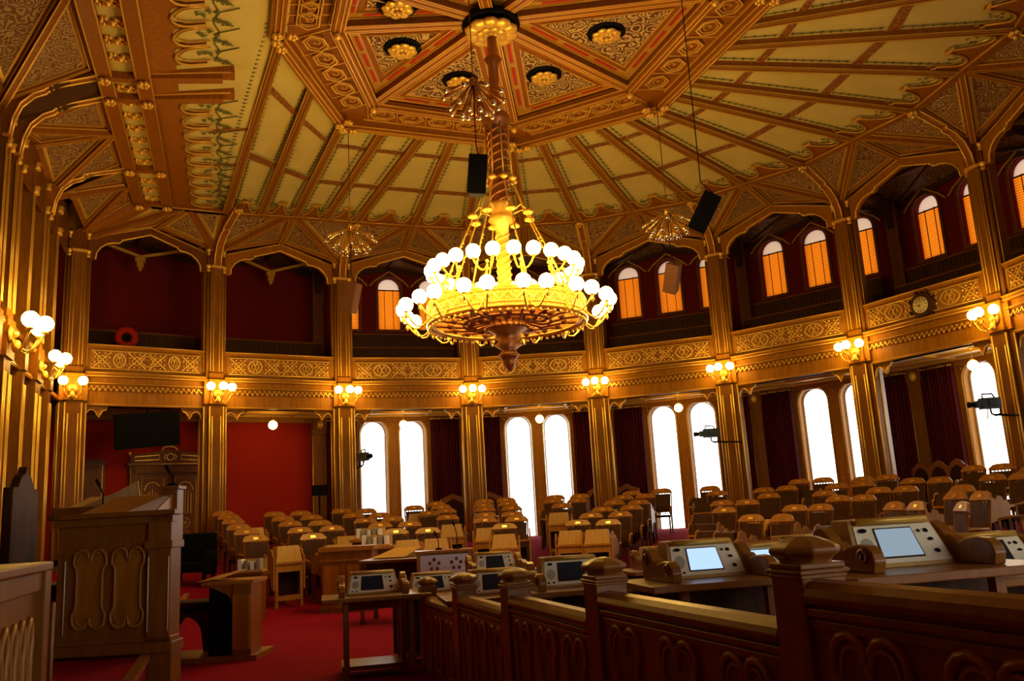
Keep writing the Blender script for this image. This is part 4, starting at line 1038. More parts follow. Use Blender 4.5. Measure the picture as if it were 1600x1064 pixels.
def tvcam(loc, rz, label, arm):
    t = thing('television_camera', label, 'camera', loc, rz, 'remote cameras on the columns')
    m = MB(); m.box(-.18, .2, -.09, .09, -.1, .12); m.box(-.28, -.18, -.07, .07, -.07, .07); m.box(-.05, .12, -.13, -.09, -.04, .1); build(m, 'camera_body', 'cam', t, .01)
    m = MB(); m.lathe([(.05, 0), (.055, .08), (.065, .12)], 10, (-.3, 0, 0), Matrix.Rotation(-pi/2, 4, 'Y')); build(m, 'lens', 'black', t)
    m = MB(); m.tube([(-.12, 0, .12), (-.12, 0, .2), (.08, 0, .2), (.12, 0, .12)], .018, 5); build(m, 'carry_handle', 'cam', t)
    m = MB(); m.tube([(0, 0, -.08), (.02, 0, -.2), (.1, 0, -.24), (.2, 0, -.2), (.2, 0, -.1)], .02, 6); m.tube([(.05, 0, -.22), (.05+arm, 0.0, -.26)], .022, 6); m.tube([(-.05, 0, -.1), (-.08, 0, -.3)], .01, 5); build(m, 'pan_head', 'black', t)
tvcam((-1.36, 9.9, 3.15), RD(110), 'dark remote television camera on the column left of the leftmost tall windows', .3)
tvcam((7.08, 6.3, 3.2), RD(-18), 'dark remote television camera before the third pair of tall windows', .75)
tvcam((9.68, -.05, 3.06), RD(-18), 'dark remote television camera before the windows under the clock', .5)
t = thing('monitor_speaker', 'small black box on a stand left of the leftmost tall windows', 'loudspeaker', (-2.5, 10.1, ZF(-2.5, 10.1)), RD(10))
m = MB(); m.box(-.17, .17, -.12, .12, 1.45, 1.72); build(m, 'cabinet', 'black', t); m = MB(); m.tube([(0, 0, 0), (0, 0, 1.45)], .025, 6); m.lathe([(.18, 0), (.18, .03)], 10); build(m, 'stand', 'black', t)
# red swag and hook on the gallery above the door
t = thing('wreath', 'dark red round wreath on the gallery bench above the carved double door', 'wreath', (-7.25, 9.55, 6.28), rz)
m = MB(); m.tube([(.2*cos(k*pi/8), -.05, .2*sin(k*pi/8)) for k in range(16)], .09, 7, True); build(m, 'ring', 'red', t)
m = MB(); m.box(-.1, .1, -.02, .02, -.1, .1); build(m, 'ribbon', 'black', t)

# ------------------------------------------------------------------ member's chair and desk prototypes (sitter looks along +y)
def make_chair():
    t = thing('member_chair', 'x', 'chair')
    m = MB(); m.prism([(-.25, -.22), (.25, -.22), (.27, .24), (-.27, .24)], .43, .49, 'z'); build(m, 'seat', 'leather', t)
    m = MB()
    for q in range(7):
        f_ = (q-3)/3; m.tube([(f_*.17, -.22, .5), (f_*.2, -.27, .8), (f_*.22, -.3, 1.08)], .012, 5)
    build(m, 'back_spindle', 'dark', t)
    m = MB(); m.add([(-.2, -.25, .56), (.2, -.25, .56), (.23, -.3, 1.04), (-.23, -.3, 1.04)], [(0, 1, 2, 3)]); m.add([(-.2, -.235, .56), (.2, -.235, .56), (.23, -.285, 1.04), (-.23, -.285, 1.04)], [(0, 1, 2, 3)]); build(m, 'back_panel', 'deep', t)
    m = MB(); T = Matrix.Translation((0, -.3, 1.05)) @ Matrix.Rotation(RD(24), 4, 'X'); m.T = T
    m.prism([(-.27, .02), (.27, .02), (.27, .055), (.2, .13), (.09, .15), (-.09, .15), (-.2, .13), (-.27, .055)], -.018, .02, 'y'); cr = build(m, 'crest_rail', 'honey', t)
    m = MB(); m.T = T; m.box(-.05, .05, .02, .026, .055, .1); m.box(-.05, .05, -.024, -.018, .055, .1); build(m, 'number_plate', 'brass', cr)
    for sx in (-1, 1):
        m = MB(); m.tube([(sx*.25, -.24, .7), (sx*.28, .0, .71), (sx*.28, .18, .68)], .022, 6); m.tube([(sx*.27, .17, .48), (sx*.28, .17, .68)], .018, 6); build(m, 'armrest', 'honey', t)
        m = MB(); m.box(sx*.24-.02, sx*.24+.02, .18, .22, 0, .43); build(m, 'leg', 'dark', t)
        m = MB(); m.box(sx*.22-.02, sx*.22+.02, -.26, -.22, 0, .43); m.tube([(sx*.22, -.24, .43), (sx*.24, -.27, .8), (sx*.25, -.31, 1.06)], .018, 5); build(m, 'leg', 'dark', t)
    return t
def housing(t, near, screen='scr', dark=False):
    """trapezoid wooden box with the built-in screen facing the sitter (-y)"""
    o = [(-.27, 0), (.27, 0), (.22, .26), (-.22, .26)]
    m = MB(); z0 = .77; yb, yf = .2, -.02; HH = .22 if near else (.2 if dark else .27)
    vs = [(-.26, yf-.06, z0), (.26, yf-.06, z0), (.26, yb, z0), (-.26, yb, z0), (-.215, yf+.06, z0+HH), (.215, yf+.06, z0+HH), (.215, yb-.03, z0+HH), (-.215, yb-.03, z0+HH)]
    m.add(vs, [(0, 3, 2, 1), (4, 5, 6, 7), (0, 1, 5, 4), (1, 2, 6, 5), (2, 3, 7, 6), (3, 0, 4, 7)])
    h_ = build(m, 'screen_housing', 'pale' if near else ('deep' if dark else 'tanp'), t, .008 if near else 0)
    def on(u_, v_, d=0):   # point on the sloping front: u -1..1, v 0..1
        w0 = .26-.045*v_; n_ = Vector((0, -HH, .12)).normalized()
        return Vector((u_*w0, yf-.06+.12*v_, z0+HH*v_))+n_*d
    def plate(u0, u1, v0, v1, d, name, mat, par):
        m = MB(); m.quad(on(u0, v0, d), on(u1, v0, d), on(u1, v1, d), on(u0, v1, d))
        for (a_, b_) in (((u0, v0), (u1, v0)), ((u1, v0), (u1, v1)), ((u1, v1), (u0, v1)), ((u0, v1), (u0, v0))): m.quad(on(*a_, d), on(*b_, d), on(*b_, 0), on(*a_, 0))
        return build(m, name, mat, par)
    plate(-.9, .93, .08, .84, .006, 'bezel', 'bezel', h_)
    if near:
        plate(-.47, .42, .17, .78, .010, 'screen_surround', 'deep', h_)
        plate(-.44, .39, .20, .75, .013, 'screen', screen, h_)
        m = MB(); m.tube([on(-.86, .91, .02), on(.86, .91, .02)], .016, 8); build(m, 'reading_lamp', 'giltd', h_)
        m = MB(); c_ = on(-.69, .42, .008); m.add([on(-.69+.14*cos(k*pi/8), .42+.17*sin(k*pi/8), .009) for k in range(16)], [tuple(range(16))]); build(m, 'speaker_grille', 'grille', h_)
        for u_, v_, su, sv in ((-.72, .74, .1, .045), (.55, .68, .035, .035), (.72, .68, .05, .045), (.72, .5, .06, .035), (.72, .26, .06, .045), (-.78, .14, .04, .03), (-.62, .14, .04, .03)):
            m = MB(); m.add([on(u_+su*cos(k*pi/5), v_+sv*sin(k*pi/5), .012) for k in range(10)], [tuple(range(10))]); build(m, 'button', 'black', h_)
    else:
        plate(-.45, .4, .18, .76, .012, 'screen', screen, h_)
    return h_
def make_desk(near=False, screen='scr', wd=.58, carve=True, dark=False):
    t = thing('member_desk', 'x', 'desk'); h = wd/2; top = 'fore' if near else 'honey'; wdm = 'fore' if near else ('deep' if dark else 'tan')
    m = MB(); m.box(-h-(.18 if near else 0), h+(.22 if near else 0), -.42, .22, .73, .77); build(m, 'desktop', top, t, .006 if near else 0)
    m = MB(); m.box(-h+.03, h-.03, .15, .19, .6, .72); build(m, 'apron', wdm, t)
    housing(t, near, screen, dark)
    for sx in (-1, 1):
        for y in (-.3, .17):
            m = MB(); x = sx*(h-.045); m.box(x-.025, x+.025, y-.025, y+.025, 0, .73)
            if not near: m.lathe([(.03, .1), (.036, .14), (.022, .2), (.026, .5), (.035, .56)], 6, (x, y, 0))
            build(m, 'leg', wdm, t)
    m = MB(); m.box(-h+.03, h-.03, .155, .185, .12, .2) if not near else m.box(-h, h, -.3, .19, .08, .12); build(m, 'foot_rail', wdm, t)
    if near: m = MB(); m.box(-h-.12, h+.16, -.02, .02, .1, .73); build(m, 'modesty_shade_panel', 'deep', t)  # dark sheet, paints the shaded void under the desktop
    if not near:
        m = MB(); m.box(-h+.02, h-.02, .0, .03, .2, .6); build(m, 'modesty_shade_panel', 'leather', t)
    if carve:
        for sx in (-1, 1):
            x = sx*(h+.01) if not near else sx*.3
            if near:
                o = [(-.3, .77), (-.315, .82), (-.3, .86), (-.26, .885), (-.19, .89), (-.12, .88), (-.08, .865), (-.06, .885), (-.03, .90), (.0, .895), (.02, .92), (.06, .95), (.11, .965), (.15, .95), (.17, .92), (.18, .77)]
                m = MB(); m.prism(o, x-.03, x+.03, 'x'); cb = build(m, 'carved_side', 'fore', t, .008)
                m = MB()
                sg = sx; m.tube([(x+sg*.032, -.24+.04*cos(k*.7)*(1-k/14), .835+.04*sin(k*.7)*(1-k/14)) for k in range(12)], .009, 5); build(m, 'carved_scroll', 'fore', cb); m = MB(); m.tube([(x+sg*.032, .1+.045*cos(k*.7)*(1-k/14), .88+.045*sin(k*.7)*(1-k/14)) for k in range(12)], .009, 5)
                build(m, 'carved_scroll', 'fore', cb)
            else:
                o = [(-.3, .55), (-.3, .78), (-.26, .84), (-.2, .84), (-.17, .9), (-.1, .92), (-.06, .86), (.0, .88), (.02, .96), (.08, 1.0), (.14, .96), (.16, .88), (.2, .86), (.2, .3), (.12, .34), (.1, .5), (-.05, .54)]
                m = MB(); m.prism(o, x-.015, x+.015, 'x'); build(m, 'carved_side', 'tan' if not dark else 'honey', t)
    return t
CH_P = make_chair(); DK_P = make_desk(); DK_D = make_desk(dark=True); dd_used = []
FX, FY = -1.3, -2.0
FILES = {
'A': [(-4.14, 3.27), (-4.3, 4.26), (-4.45, 5.24), (-4.56, 6.54), (-4.66, 7.65), (-4.79, 8.51)],
'B': [(-3.13, 3.55), (-3.29, 4.77), (-3.41, 6.1), (-3.51, 7.25), (-3.64, 8.34)],
'C': [(-2.64, 5.13), (-2.78, 6.23), (-2.86, 7.5), (-3.03, 8.52)],
'D': [(-1.46, 4.42), (-1.57, 5.68), (-1.76, 6.62), (-1.87, 7.77), (-2.01, 8.9)],
'E': [(-0.81, 4.44), (-0.95, 5.65), (-1.12, 6.76), (-1.27, 7.68), (-1.43, 8.78)],
'F': [(-.1, 7.6), (-0.17, 9.04)],
'G': [(0.12, 6.6), (0.4, 7.94), (0.5, 8.89), (0.55, 9.74)],
'H': [(0.74, 5.65), (1.01, 6.55), (1.34, 7.71), (1.57, 8.66), (1.86, 9.58)],
'I': [(0.78, 4.39), (1.38, 5.4), (1.57, 6.3), (1.94, 7.48), (2.18, 8.52), (2.43, 9.45)],
'J': [(3.09, 7.02), (3.31, 8.2), (3.69, 9.04)],
'K': [(3.8, 7.75), (4.26, 8.69)],
'L': [(2.16, 3.78), (2.83, 4.63), (3.47, 5.44), (4.21, 6.4), (4.86, 7.27), (5.44, 7.95)],
'M': [(2.61, 3.28), (3.32, 4.21), (4.03, 5.1), (4.61, 5.88), (5.32, 6.92), (6.14, 7.58)],
'R': [(3.58, -4.68), (5.5, -4.2), (5.91, -2.48), (4.62, -4.01), (4.79, -3.42), (8.55, -1.5), (7.25, -2.41), (9.64, 0.1), (7.63, -1.5), (9.73, 0.87), (7.98, 0.03), (3.81, -3.7), (3.97, -3.12), (6.92, 0.46), (6.87, -0.28), (8.14, 0.88), (8.97, 2.49), (8.0, 2.13), (8.77, 3.03), (5.89, -0.31), (3.17, -1.63), (3.47, -0.4), (4.89, -0.39), (4.94, 0.38), (5.98, 0.47), (6.75, 1.82), (7.75, 2.66), (8.73, 4.35), (8.45, 4.88), (7.45, 4.0), (4.64, 2.22), (5.34, 3.4), (6.41, 3.23), (5.56, 2.78), (7.12, 4.42), (6.44, 5.36), (6.99, 6.59)]}
ORD = ['first', 'second', 'third', 'fourth', 'fifth', 'sixth', 'seventh', 'eighth', 'ninth', 'tenth', 'eleventh', 'twelfth', 'thirteenth', 'fourteenth', 'fifteenth', 'sixteenth', 'seventeenth', 'eighteenth', 'nineteenth', 'twentieth']
SEATS = []
for fi, (k, l) in enumerate(sorted(FILES.items())):
    if k == 'R': continue
    for q, (x, y) in enumerate(l): SEATS.append((x, y, '%s from front in the %s seat file from left' % (ORD[q], ORD[fi])))
sect = {}
for x, y in FILES['R']:
    a = math.degrees(atan2(y, x)); b_ = 4 if a > 40 else 5 if a > 20 else 6 if a > 0 else 7
    sect.setdefault(b_, []).append((hypot(x, y), x, y))
for b_, l in sect.items():
    for q, (r, x, y) in enumerate(sorted(l)): SEATS.append((x, y, '%s outward among seats before %s' % (ORD[q], SIDE[b_])))
def hash3(x, y): return int(abs(x*131+y*71)*10)
def seat_unit(x, y, lab, first):
    d = Vector((FX-x, FY-y, 0)).normalized(); rz_ = atan2(d.y, d.x)-pi/2; dx, dy = x+d.x*.62, y+d.y*.62
    z = ZF(x, y); zd = ZF(dx, dy)
    l1 = 'oak chair, '+lab; l2 = 'oak desk, '+lab; dk = DESK_OK[(x, y)]
    if first:
        for o, loc, lb in ((CH_P, (x, y, z), l1), (DK_P, (dx, dy, zd), 'pale '+l2)): o.location = loc; o.rotation_euler = (0, 0, rz_); o['label'] = lb
        CH_P['group'] = 'chairs facing the centre of the floor'; DK_P['group'] = 'desks facing the centre of the floor'
    else:
        dup(CH_P, (x, y, z), rz_, l1)
        light = lab.startswith('first from') or (hash3(x, y) % 7 == 0)
        if dk and light: dup(DK_P, (dx, dy, zd), rz_, 'pale '+l2)
        elif dk and not dd_used: dd_used.append(1); DK_D.location = (dx, dy, zd); DK_D.rotation_euler = (0, 0, rz_); DK_D['label'] = 'dark '+l2; DK_D['group'] = DK_P['group']
        elif dk: dup(DK_D, (dx, dy, zd), rz_, 'dark '+l2)
DESK_OK = {}; placed = []
for x, y, lab in SEATS:
    d = Vector((FX-x, FY-y, 0)).normalized(); p = Vector((x, y, 0))+d*.62
    ok = all((Vector((a, b_, 0))-p).length > .56 for a, b_, _ in SEATS if (a, b_) != (x, y)) and all((q-p).length > .56 for q in placed)
    DESK_OK[(x, y)] = ok
    if ok: placed.append(p)
for k, (x, y, lab) in enumerate(SEATS): seat_unit(x, y, lab, k == 0)

# ------------------------------------------------------------------ foreground: panelled partition, near desks
BX = -2.93
POST = [(-11.02, 1.295, 1.125), (-9.32, 1.18, .985), (-7.81, 1.07, .87), (-6.43, .98, .78), (-5.01, .88, .68)]
t = thing('partition', 'panelled dark oak partition with capped posts stepping down towards the carpet', 'partition', (BX, -8, 0))
def lobed(w_, z0, z1, both=False):
    """outline of a blind panel with a two-lobed head (and foot)"""
    h = w_/2; r = h*.5; o = []
    head = [(-h*.78, z1-.30*w_-.1), (-h*.82, z1-.28*w_-.06), (-h, z1-.26*w_-.04), (-h, z1-r)]
    head += [(-h+r-r*cos(k*pi/6), z1-r+r*sin(k*pi/6)) for k in range(1, 6)]
    head += [(-.06*w_, z1-r*.75), (0, z1-r*1.15)]
    left = head; right = [(-x, z) for x, z in head[-2::-1]]
    o = left+right
    if both:
        mid = z0+z1; o += [(x, mid-z) for x, z in o[::-1]]
    else: o = [(-h*.78, z0)]+o+[(h*.78, z0)]
    return o
for k in range(5):
    y, zt, zr = POST[k]; yl = y+8
    s_ = 1.0 if k < 4 else .85
    m = MB(); m.box(-.085*s_, .085*s_, yl-.085*s_, yl+.085*s_, 0, zt-.14); build(m, 'post', 'fore', t, .006)
    m = MB(); z = zt-.15; r4 = math.sqrt(2)
    for a_, b_, c_ in ((.09, 0, .015), (.097, .015, .03), (.088, .03, .05)): m.box(-a_*s_, a_*s_, yl-a_*s_, yl+a_*s_, z+b_, z+c_)
    M4 = Matrix.Rotation(pi/4, 4, 'Z')
    m.lathe([(.085*s_, 0), (.088*s_, .012), (.1*s_, .024), (.117*s_, .034), (.121*s_, .046), (.115*s_, .056), (.085*s_, .072), (.04*s_, .088), (.012, .09)], 8, (0, yl, z+.045), Matrix.Rotation(pi/8, 4, 'Z'), False); build(m, 'post_cap', 'fore', t, .006)
    y0 = y-.085; y1 = POST[k-1][0]+.085 if k > 0 else -13.0
    a_, b_ = y1+8, y0+8
    m = MB(); m.box(-.06, .0, a_, b_, 0, zr-.03); build(m, 'panel_board', 'fore', t)
    m = MB()
    pr = [(-.085, -.03), (-.09, -.01), (-.08, .015), (-.055, .035), (-.02, .042), (.01, .035), (.03, .01), (.03, -.03)]
    m.prism([(x, zr-.02+z) for x, z in pr], a_, b_, 'y'); m.box(-.08, .02, a_, b_, zr-.09, zr-.065); m.box(-.07, .02, a_, b_, zr-.13, zr-.1); build(m, 'handrail', 'fore', t, .004)
    n = 3; w_ = (b_-a_)/n
    if k == 0: n = 4; w_ = .46
    for q in range(n):
        yc = b_-w_*(q+.5)-(.02 if k == 0 else 0); o = lobed(.31 if k else .32, .1, zr-.13)
        m = MB(); m.tube([(-.066, yc+x, z) for x, z in o], .016, 6, True); m.k = 1
        i_ = [(x*.8, z-.03) for x, z in o]; m.add([(-.063, yc+x, z) for x, z in i_], [tuple(range(len(i_)))])
        m.k = 0; m.tube([(-.066, yc+x, z) for x, z in i_], .009, 4, True)
        build(m, 'blind_panel', ['honey', 'post'], t)  # lighter honey rims put the carved edges' highlights into the wood colour
# raised tiers under the near desks
TIER = [(-11.0, .30, -13.5, -9.7), (0, .19, -9.7, -8.15), (0, .09, -8.15, -6.7)]
m = MB()
for _, z, y0, y1 in TIER: m.box(-2.85, 5, y0, y1, 0, z)
tag(build(m, 'trim_30', 'carpet'), kind='structure')
NP = {s_: make_desk(True, s_, 1.0 if False else .62) for s_ in ('lit2', 'lit', 'scr', 'blue')}
used = set()
def near_desk(x, y, z, s_, lab, rz_=RD(-6)):
    if s_ in used: return dup(NP[s_], (x, y, z), rz_, lab)
    used.add(s_); o = NP[s_]; o.location = (x, y, z); o.rotation_euler = (0, 0, rz_); o['label'] = lab; o['group'] = 'near desks seen from the sitter side'; return o
rows = [(-1.78, -10.12, .30, 'lit2'), (-2.0, -8.7, .20, 'lit'), (-2.26, -7.13, .08, 'scr'), (-2.5, -5.85, 0, 'scr'), (-2.72, -4.33, -.0, 'scr')]
RL = ['nearest row', 'second row away', 'third row away', 'fourth row away', 'fifth row away']
for k, (x, y, z, s_) in enumerate(rows):
    o = near_desk(x, y, z, s_, 'near desk with %s, beside the partition, %s' % ('lit screen' if k < 2 else 'dark screen', RL[k]))
    o.scale = (1, 1, (1, 1, 1, .95, .87)[k])
for (cx_, cy_, z, ss, lb) in ((2.55, 8.2, .09, 'blue', 'near desk with blue lit screen glimpsed right of the largest post cap'), (1.83, 7.0, .09, 'lit', 'near desk with bright screen half hidden behind the second-row lit screen'),
        (1.5, 9.6, 0, 'scr', 'near desk half hidden behind the carved side of the third row'), (2.7, 5.2, .16, 'scr', 'near desk half hidden behind the nearest lit screen'), (3.9, 8.6, .09, 'lit2', 'near desk with grey screen at the right end of the third row'), (-.35, 10.6, 0, 'scr', 'near desk peeping over the fourth post of the partition')):
    q = CAM+c2r(cx_, cy_, 0); near_desk(q.x, q.y, z, ss, lb)
open_desk = near_desk(-3.42, -4.75, 0, 'scr', 'near desk with dark screen outside the partition, on the open red carpet')
open_desk.scale = (1, 1, .95)
for c_ in list(open_desk.children):
    if c_.name.startswith('modesty'): bpy.data.objects.remove(c_)
# one more chair at the right edge
q = CAM+c2r(3.35, 5.5, 0); dup(CH_P, (q.x, q.y, .19), RD(-30), 'nearest oak chair, cut by the right edge of the photo')

# ------------------------------------------------------------------ left foreground: dais, rostrum, rail, chairs
m = MB(); m.box(-8.85, -5.35, -8.6, 1.0, 0, .5); m.box(-5.35, -5.15, -8.6, -6.3, 0, .25); m.k = 1; m.box(-5.4, -5.33, -8.6, 1.0, .47, .52); tag(build(m, 'trim_31', ['carpet', 'fore']), kind='structure')
rzr = -YAW; v = c2r(0, 1, 0); r_ = c2r(1, 0, 0)
base = CAM+c2r(-3.23, 7.0, 0); base.z = 0
t = thing('rostrum', 'tall panelled oak rostrum with two lobed panels on the dais', 'rostrum', base, rzr); t.scale = (.88, 1, 1)
m = MB(); m.prism([(-.5, 0), (.5, 0), (.46, .12), (-.02, .9), (-.5, .9)], .6, 1.52, 'z'); build(m, 'case', 'fore', t, .006)
m = MB(); m.box(-.56, .56, -.05, .2, .52, .6); m.box(-.54, .54, -.03, .15, .6, .64); m.prism([(-.2, .02), (.5, .02), (.45, .2), (.0, .8), (-.2, .8)], 0, .52, 'z'); m.box(.3, .54, -.01, .2, 0, .52); build(m, 'plinth', 'fore', t, .006)
m = MB(); m.box(-.57, .57, -.06, .1, 1.56, 1.6); m.box(-.54, .54, -.03, .06, 1.5, 1.56); m.box(-.51, .51, -.01, .0, 1.28, 1.3); m.box(-.57, -.45, -.06, .95, 1.56, 1.6); build(m, 'top_rail', 'fore', t, .006)
m = MB(); m.box(.32, .53, -.03, .18, .6, 1.56); m.box(.3, .55, -.05, .2, 1.3, 1.36); build(m, 'corner_post', 'fore', t, .006)
for xc in (-.2, .14):
    o = lobed(.29, .72, 1.32, True); m = MB(); m.tube([(xc+x, -.008, z) for x, z in o], .015, 6, True); i_ = [(x*.8, 1.02+(z-1.02)*.92) for x, z in o]
    m.tube([(xc+x, -.006, z) for x, z in i_], .008, 4, True); m.k = 1; m.add([(xc+x, -.004, z) for x, z in i_], [tuple(range(len(i_)))])
    build(m, 'lobed_panel', ['honey', 'wood'], t)
for x, y in ((-.42, -.01), (.335, -.035), (.515, -.035)): m = MB(); m.tube([(x, y, .68), (x, y, 1.24)], .006, 5); build(m, 'pale_bead', 'bezel', t)
m = MB(); m.add([(-.42, .08, 1.58), (.32, .08, 1.58), (.32, .45, 1.74), (-.2, .45, 1.74), (-.42, .08, 1.52), (.32, .08, 1.52), (.32, .45, 1.52), (-.2, .45, 1.52)], [(0, 1, 2, 3), (0, 4, 5, 1), (1, 5, 6, 2), (2, 6, 7, 3), (3, 7, 4, 0)]); build(m, 'sloping_top', 'honey', t)
m = MB(); m.box(.2, .36, .46, .6, 1.3, 1.78); m.box(.18, .38, .44, .62, 1.78, 1.81); build(m, 'rear_post', 'fore', t, .004)
pb = base; o = thing('paper_sheet', 'large white sheet of paper on the sloping top of the rostrum', 'paper', (pb.x, pb.y, 1.585), rzr)
m = MB(); m.add([(.02, .09, .003), (.27, .09, .003), (.27, .4, .137), (.22, .4, .137)], [(0, 1, 2, 3)]); build(m, 'sheet', 'white', o)
pb = base-r_*.55+v*1.25
t = thing('book_lectern', 'pale slanted lectern board behind the rostrum', 'lectern', (pb.x, pb.y, .5), rzr+.25)
m = MB(); m.prism([(-.32, 1.2), (.2, 1.2), (.17, 1.42), (-.02, 1.32)], 0, .03, 'y'); m.add([(-.42, 0, 1.2), (.26, 0, 1.2), (.24, .3, 1.3), (-.3, .3, 1.3)], [(0, 1, 2, 3)]); build(m, 'board', 'pale', t)
m = MB(); m.box(-.3, .2, .1, .2, 0, 1.2); build(m, 'stand', 'dark', t)
m = MB(); m.box(-.5, .35, -.2, -.1, 1.13, 1.19); m.ball((-.48, -.15, 1.16), .05, 8, 6); build(m, 'front_rail', 'fore', t)
def mic(loc, rz_, label, h=.3, par=None):
    t = thing('microphone', label, 'microphone', loc, rz_); m = MB(); m.lathe([(.05, 0), (.045, .02), (.01, .03)], 10); build(m, 'base', 'black', t)
    m = MB(); m.tube([(0, 0, .02), (0, 0, h*.6), (-.03, -.01, h)], .007, 5); build(m, 'gooseneck', 'black', t)
    m = MB(); m.tube([(-.03, -.01, h), (-.06, -.02, h+.06)], .014, 7); build(m, 'capsule', 'black', t)
q = base-r_*.62+v*1.1; mic((q.x, q.y, 1.68), 0, 'black gooseneck microphone before the pale lectern board behind the rostrum', .2)
q = base+r_*.25+v*.53; mic((q.x, q.y, 1.81), 0, 'thin black microphone on the rear post of the rostrum', .12)
# high-backed presidential chair at the left edge and a second one
q = CAM+c2r(-4.86, 8.05, 0)
t = thing('high_backed_chair', 'dark carved high-backed chair at the left edge behind the rostrum', 'chair', (q.x, q.y, .5), rzr+1.75)
m = MB(); m.prism([(-.32, .5), (.32, .5), (.32, 1.36), (.28, 1.4), (.2, 1.4), (.12, 1.5), (.04, 1.53), (0, 1.6), (-.04, 1.53), (-.12, 1.5), (-.2, 1.4), (-.28, 1.4), (-.32, 1.36)], -.3, -.22, 'y'); build(m, 'high_back', 'deep', t, .01)
m = MB(); m.prism([(-.24, .55), (.24, .55), (.24, 1.4), (-.24, 1.4)], -.22, -.19, 'y'); build(m, 'back_cushion', 'leather', t)
m = MB(); m.box(-.32, .32, -.25, .3, .4, .5); build(m, 'seat', 'leather', t, .02)
for sx in (-1, 1):
    m = MB(); m.tube([(sx*.32, -.22, .78), (sx*.33, .1, .79), (sx*.33, .28, .74)], .035, 7); m.box(sx*.32-.03, sx*.32+.03, .2, .26, .45, .76); build(m, 'armrest', 'deep', t)
    for y in (-.25, .25): m = MB(); m.box(sx*.28-.035, sx*.28+.035, y-.035, y+.035, 0, .4); build(m, 'leg', 'deep', t)
q = CAM+c2r(-4.55, 8.75, 0)
t = thing('leather_armchair', 'dark leather armchair beside the high-backed chair at the left edge', 'chair', (q.x, q.y, .5), rzr+1.4)
m = MB(); m.prism([(-.28, .45), (.28, .45), (.28, 1.1), (.2, 1.22), (-.2, 1.22), (-.28, 1.1)], -.28, -.18, 'y'); build(m, 'backrest', 'black', t, .03)
m = MB(); m.box(-.3, .3, -.25, .3, .38, .5); build(m, 'seat', 'black', t, .03)
for sx in (-1, 1):
    m = MB(); m.tube([(sx*.3, -.2, .7), (sx*.31, .25, .68)], .03, 6); m.box(sx*.31-.025, sx*.31+.025, .2, .25, .45, .68); build(m, 'armrest', 'deep', t)
    for y in (-.25, .25): m = MB(); m.box(sx*.27-.03, sx*.27+.03, y-.03, y+.03, 0, .38); build(m, 'leg', 'deep', t)
# balustrade at the left edge
t = thing('balustrade', 'oak balustrade with slotted side at the lower left edge', 'balustrade', (-5.61, -9.6, 0), pi/2)
m = MB(); m.box(-2.4, .66, .0, .1, 0, 1.18); build(m, 'board', 'fore', t)
m = MB(); m.box(-2.4, .72, -.06, .2, 1.27, 1.31); m.box(-2.4, .7, -.03, .12, 1.18, 1.27); build(m, 'handrail', 'fore', t, .008)
m = MB(); m.box(.62, .74, -.05, .08, 0, 1.28); m.tube([(.75, -.06, .3), (.75, -.06, 1.12)], .012, 5); build(m, 'end_post', 'fore', t, .006)
for k in range(18):
    x = .52-k*.155; o_ = [(-.035, .1), (-.035, .92), (-.055, .96), (-.04, 1.03), (0, 1.07), (.04, 1.03), (.055, .96), (.035, .92), (.035, .1)]
    m = MB(); m.k = 0; m.tube([(x+a_, -.008, b_) for a_, b_ in o_], .012, 5, True); m.k = 1; m.add([(x+a_*.8, -.004, b_) for a_, b_ in o_], [tuple(range(len(o_)))]); build(m, 'slot_panel', ['honey', 'dark'], t)

# side desk and stool on the open carpet
q = CAM+c2r(-3.36, 10.35, 0)
t = thing('side_desk', 'small oak side desk with a bright slanted top on the open carpet', 'desk', (q.x, q.y, 0), rzr)
m = MB(); m.add([(-.33, -.3, .86), (-.02, -.3, .9), (.08, .25, .96), (-.28, .25, .9)], [(0, 1, 2, 3)]); m.box(-.28, .3, -.28, .28, .82, .86); build(m, 'slanted_top', 'honey', t)
m = MB(); m.box(.07, .28, -.28, .12, 0.05, .82); build(m, 'side_panel', 'fore', t, .006); m = MB(); m.box(.08, .27, -.31, -.28, .12, .7); build(m, 'inset_panel', 'wood', t)
m = MB(); m.box(-.22, .06, -.2, .2, .05, .82); build(m, 'dark_recess', 'black', t); tag(build(MB().box(-1.2, .36, -.34, .36, 0, .055), 'low_platform', 'fore'), 'low oak floor board under the side desk and stool', 'platform'); bpy.data.objects['low_platform'].location = (q.x, q.y, 0); bpy.data.objects['low_platform'].rotation_euler = (0, 0, rzr)
m = MB(); m.prism([(-.24, .82), (.06, .82), (.06, .6), (.02, .7), (-.1, .76)], -.27, -.22, 'y'); build(m, 'shaped_apron', 'fore', t)
q = CAM+c2r(-3.98, 10.75, 0)
t = thing('leather_stool', 'dark leather-topped stool with arched sides left of the side desk', 'stool', (q.x, q.y, .06), rzr)
m = MB(); m.box(-.38, .3, -.25, .25, .44, .56); build(m, 'cushion', 'leather', t, .05)
m = MB(); o_ = [(-.36, 0), (-.27, 0), (-.25, .18)]+arc(-.03, .18, .22, 180, 0, 8)+[(.21, 0), (.3, 0), (.3, .44), (-.36, .44)]
m.prism(o_, -.24, -.18, 'y'); build(m, 'side_frame', 'deep', t); m = MB(); m.prism(o_, .18, .24, 'y'); build(m, 'side_frame', 'deep', t)
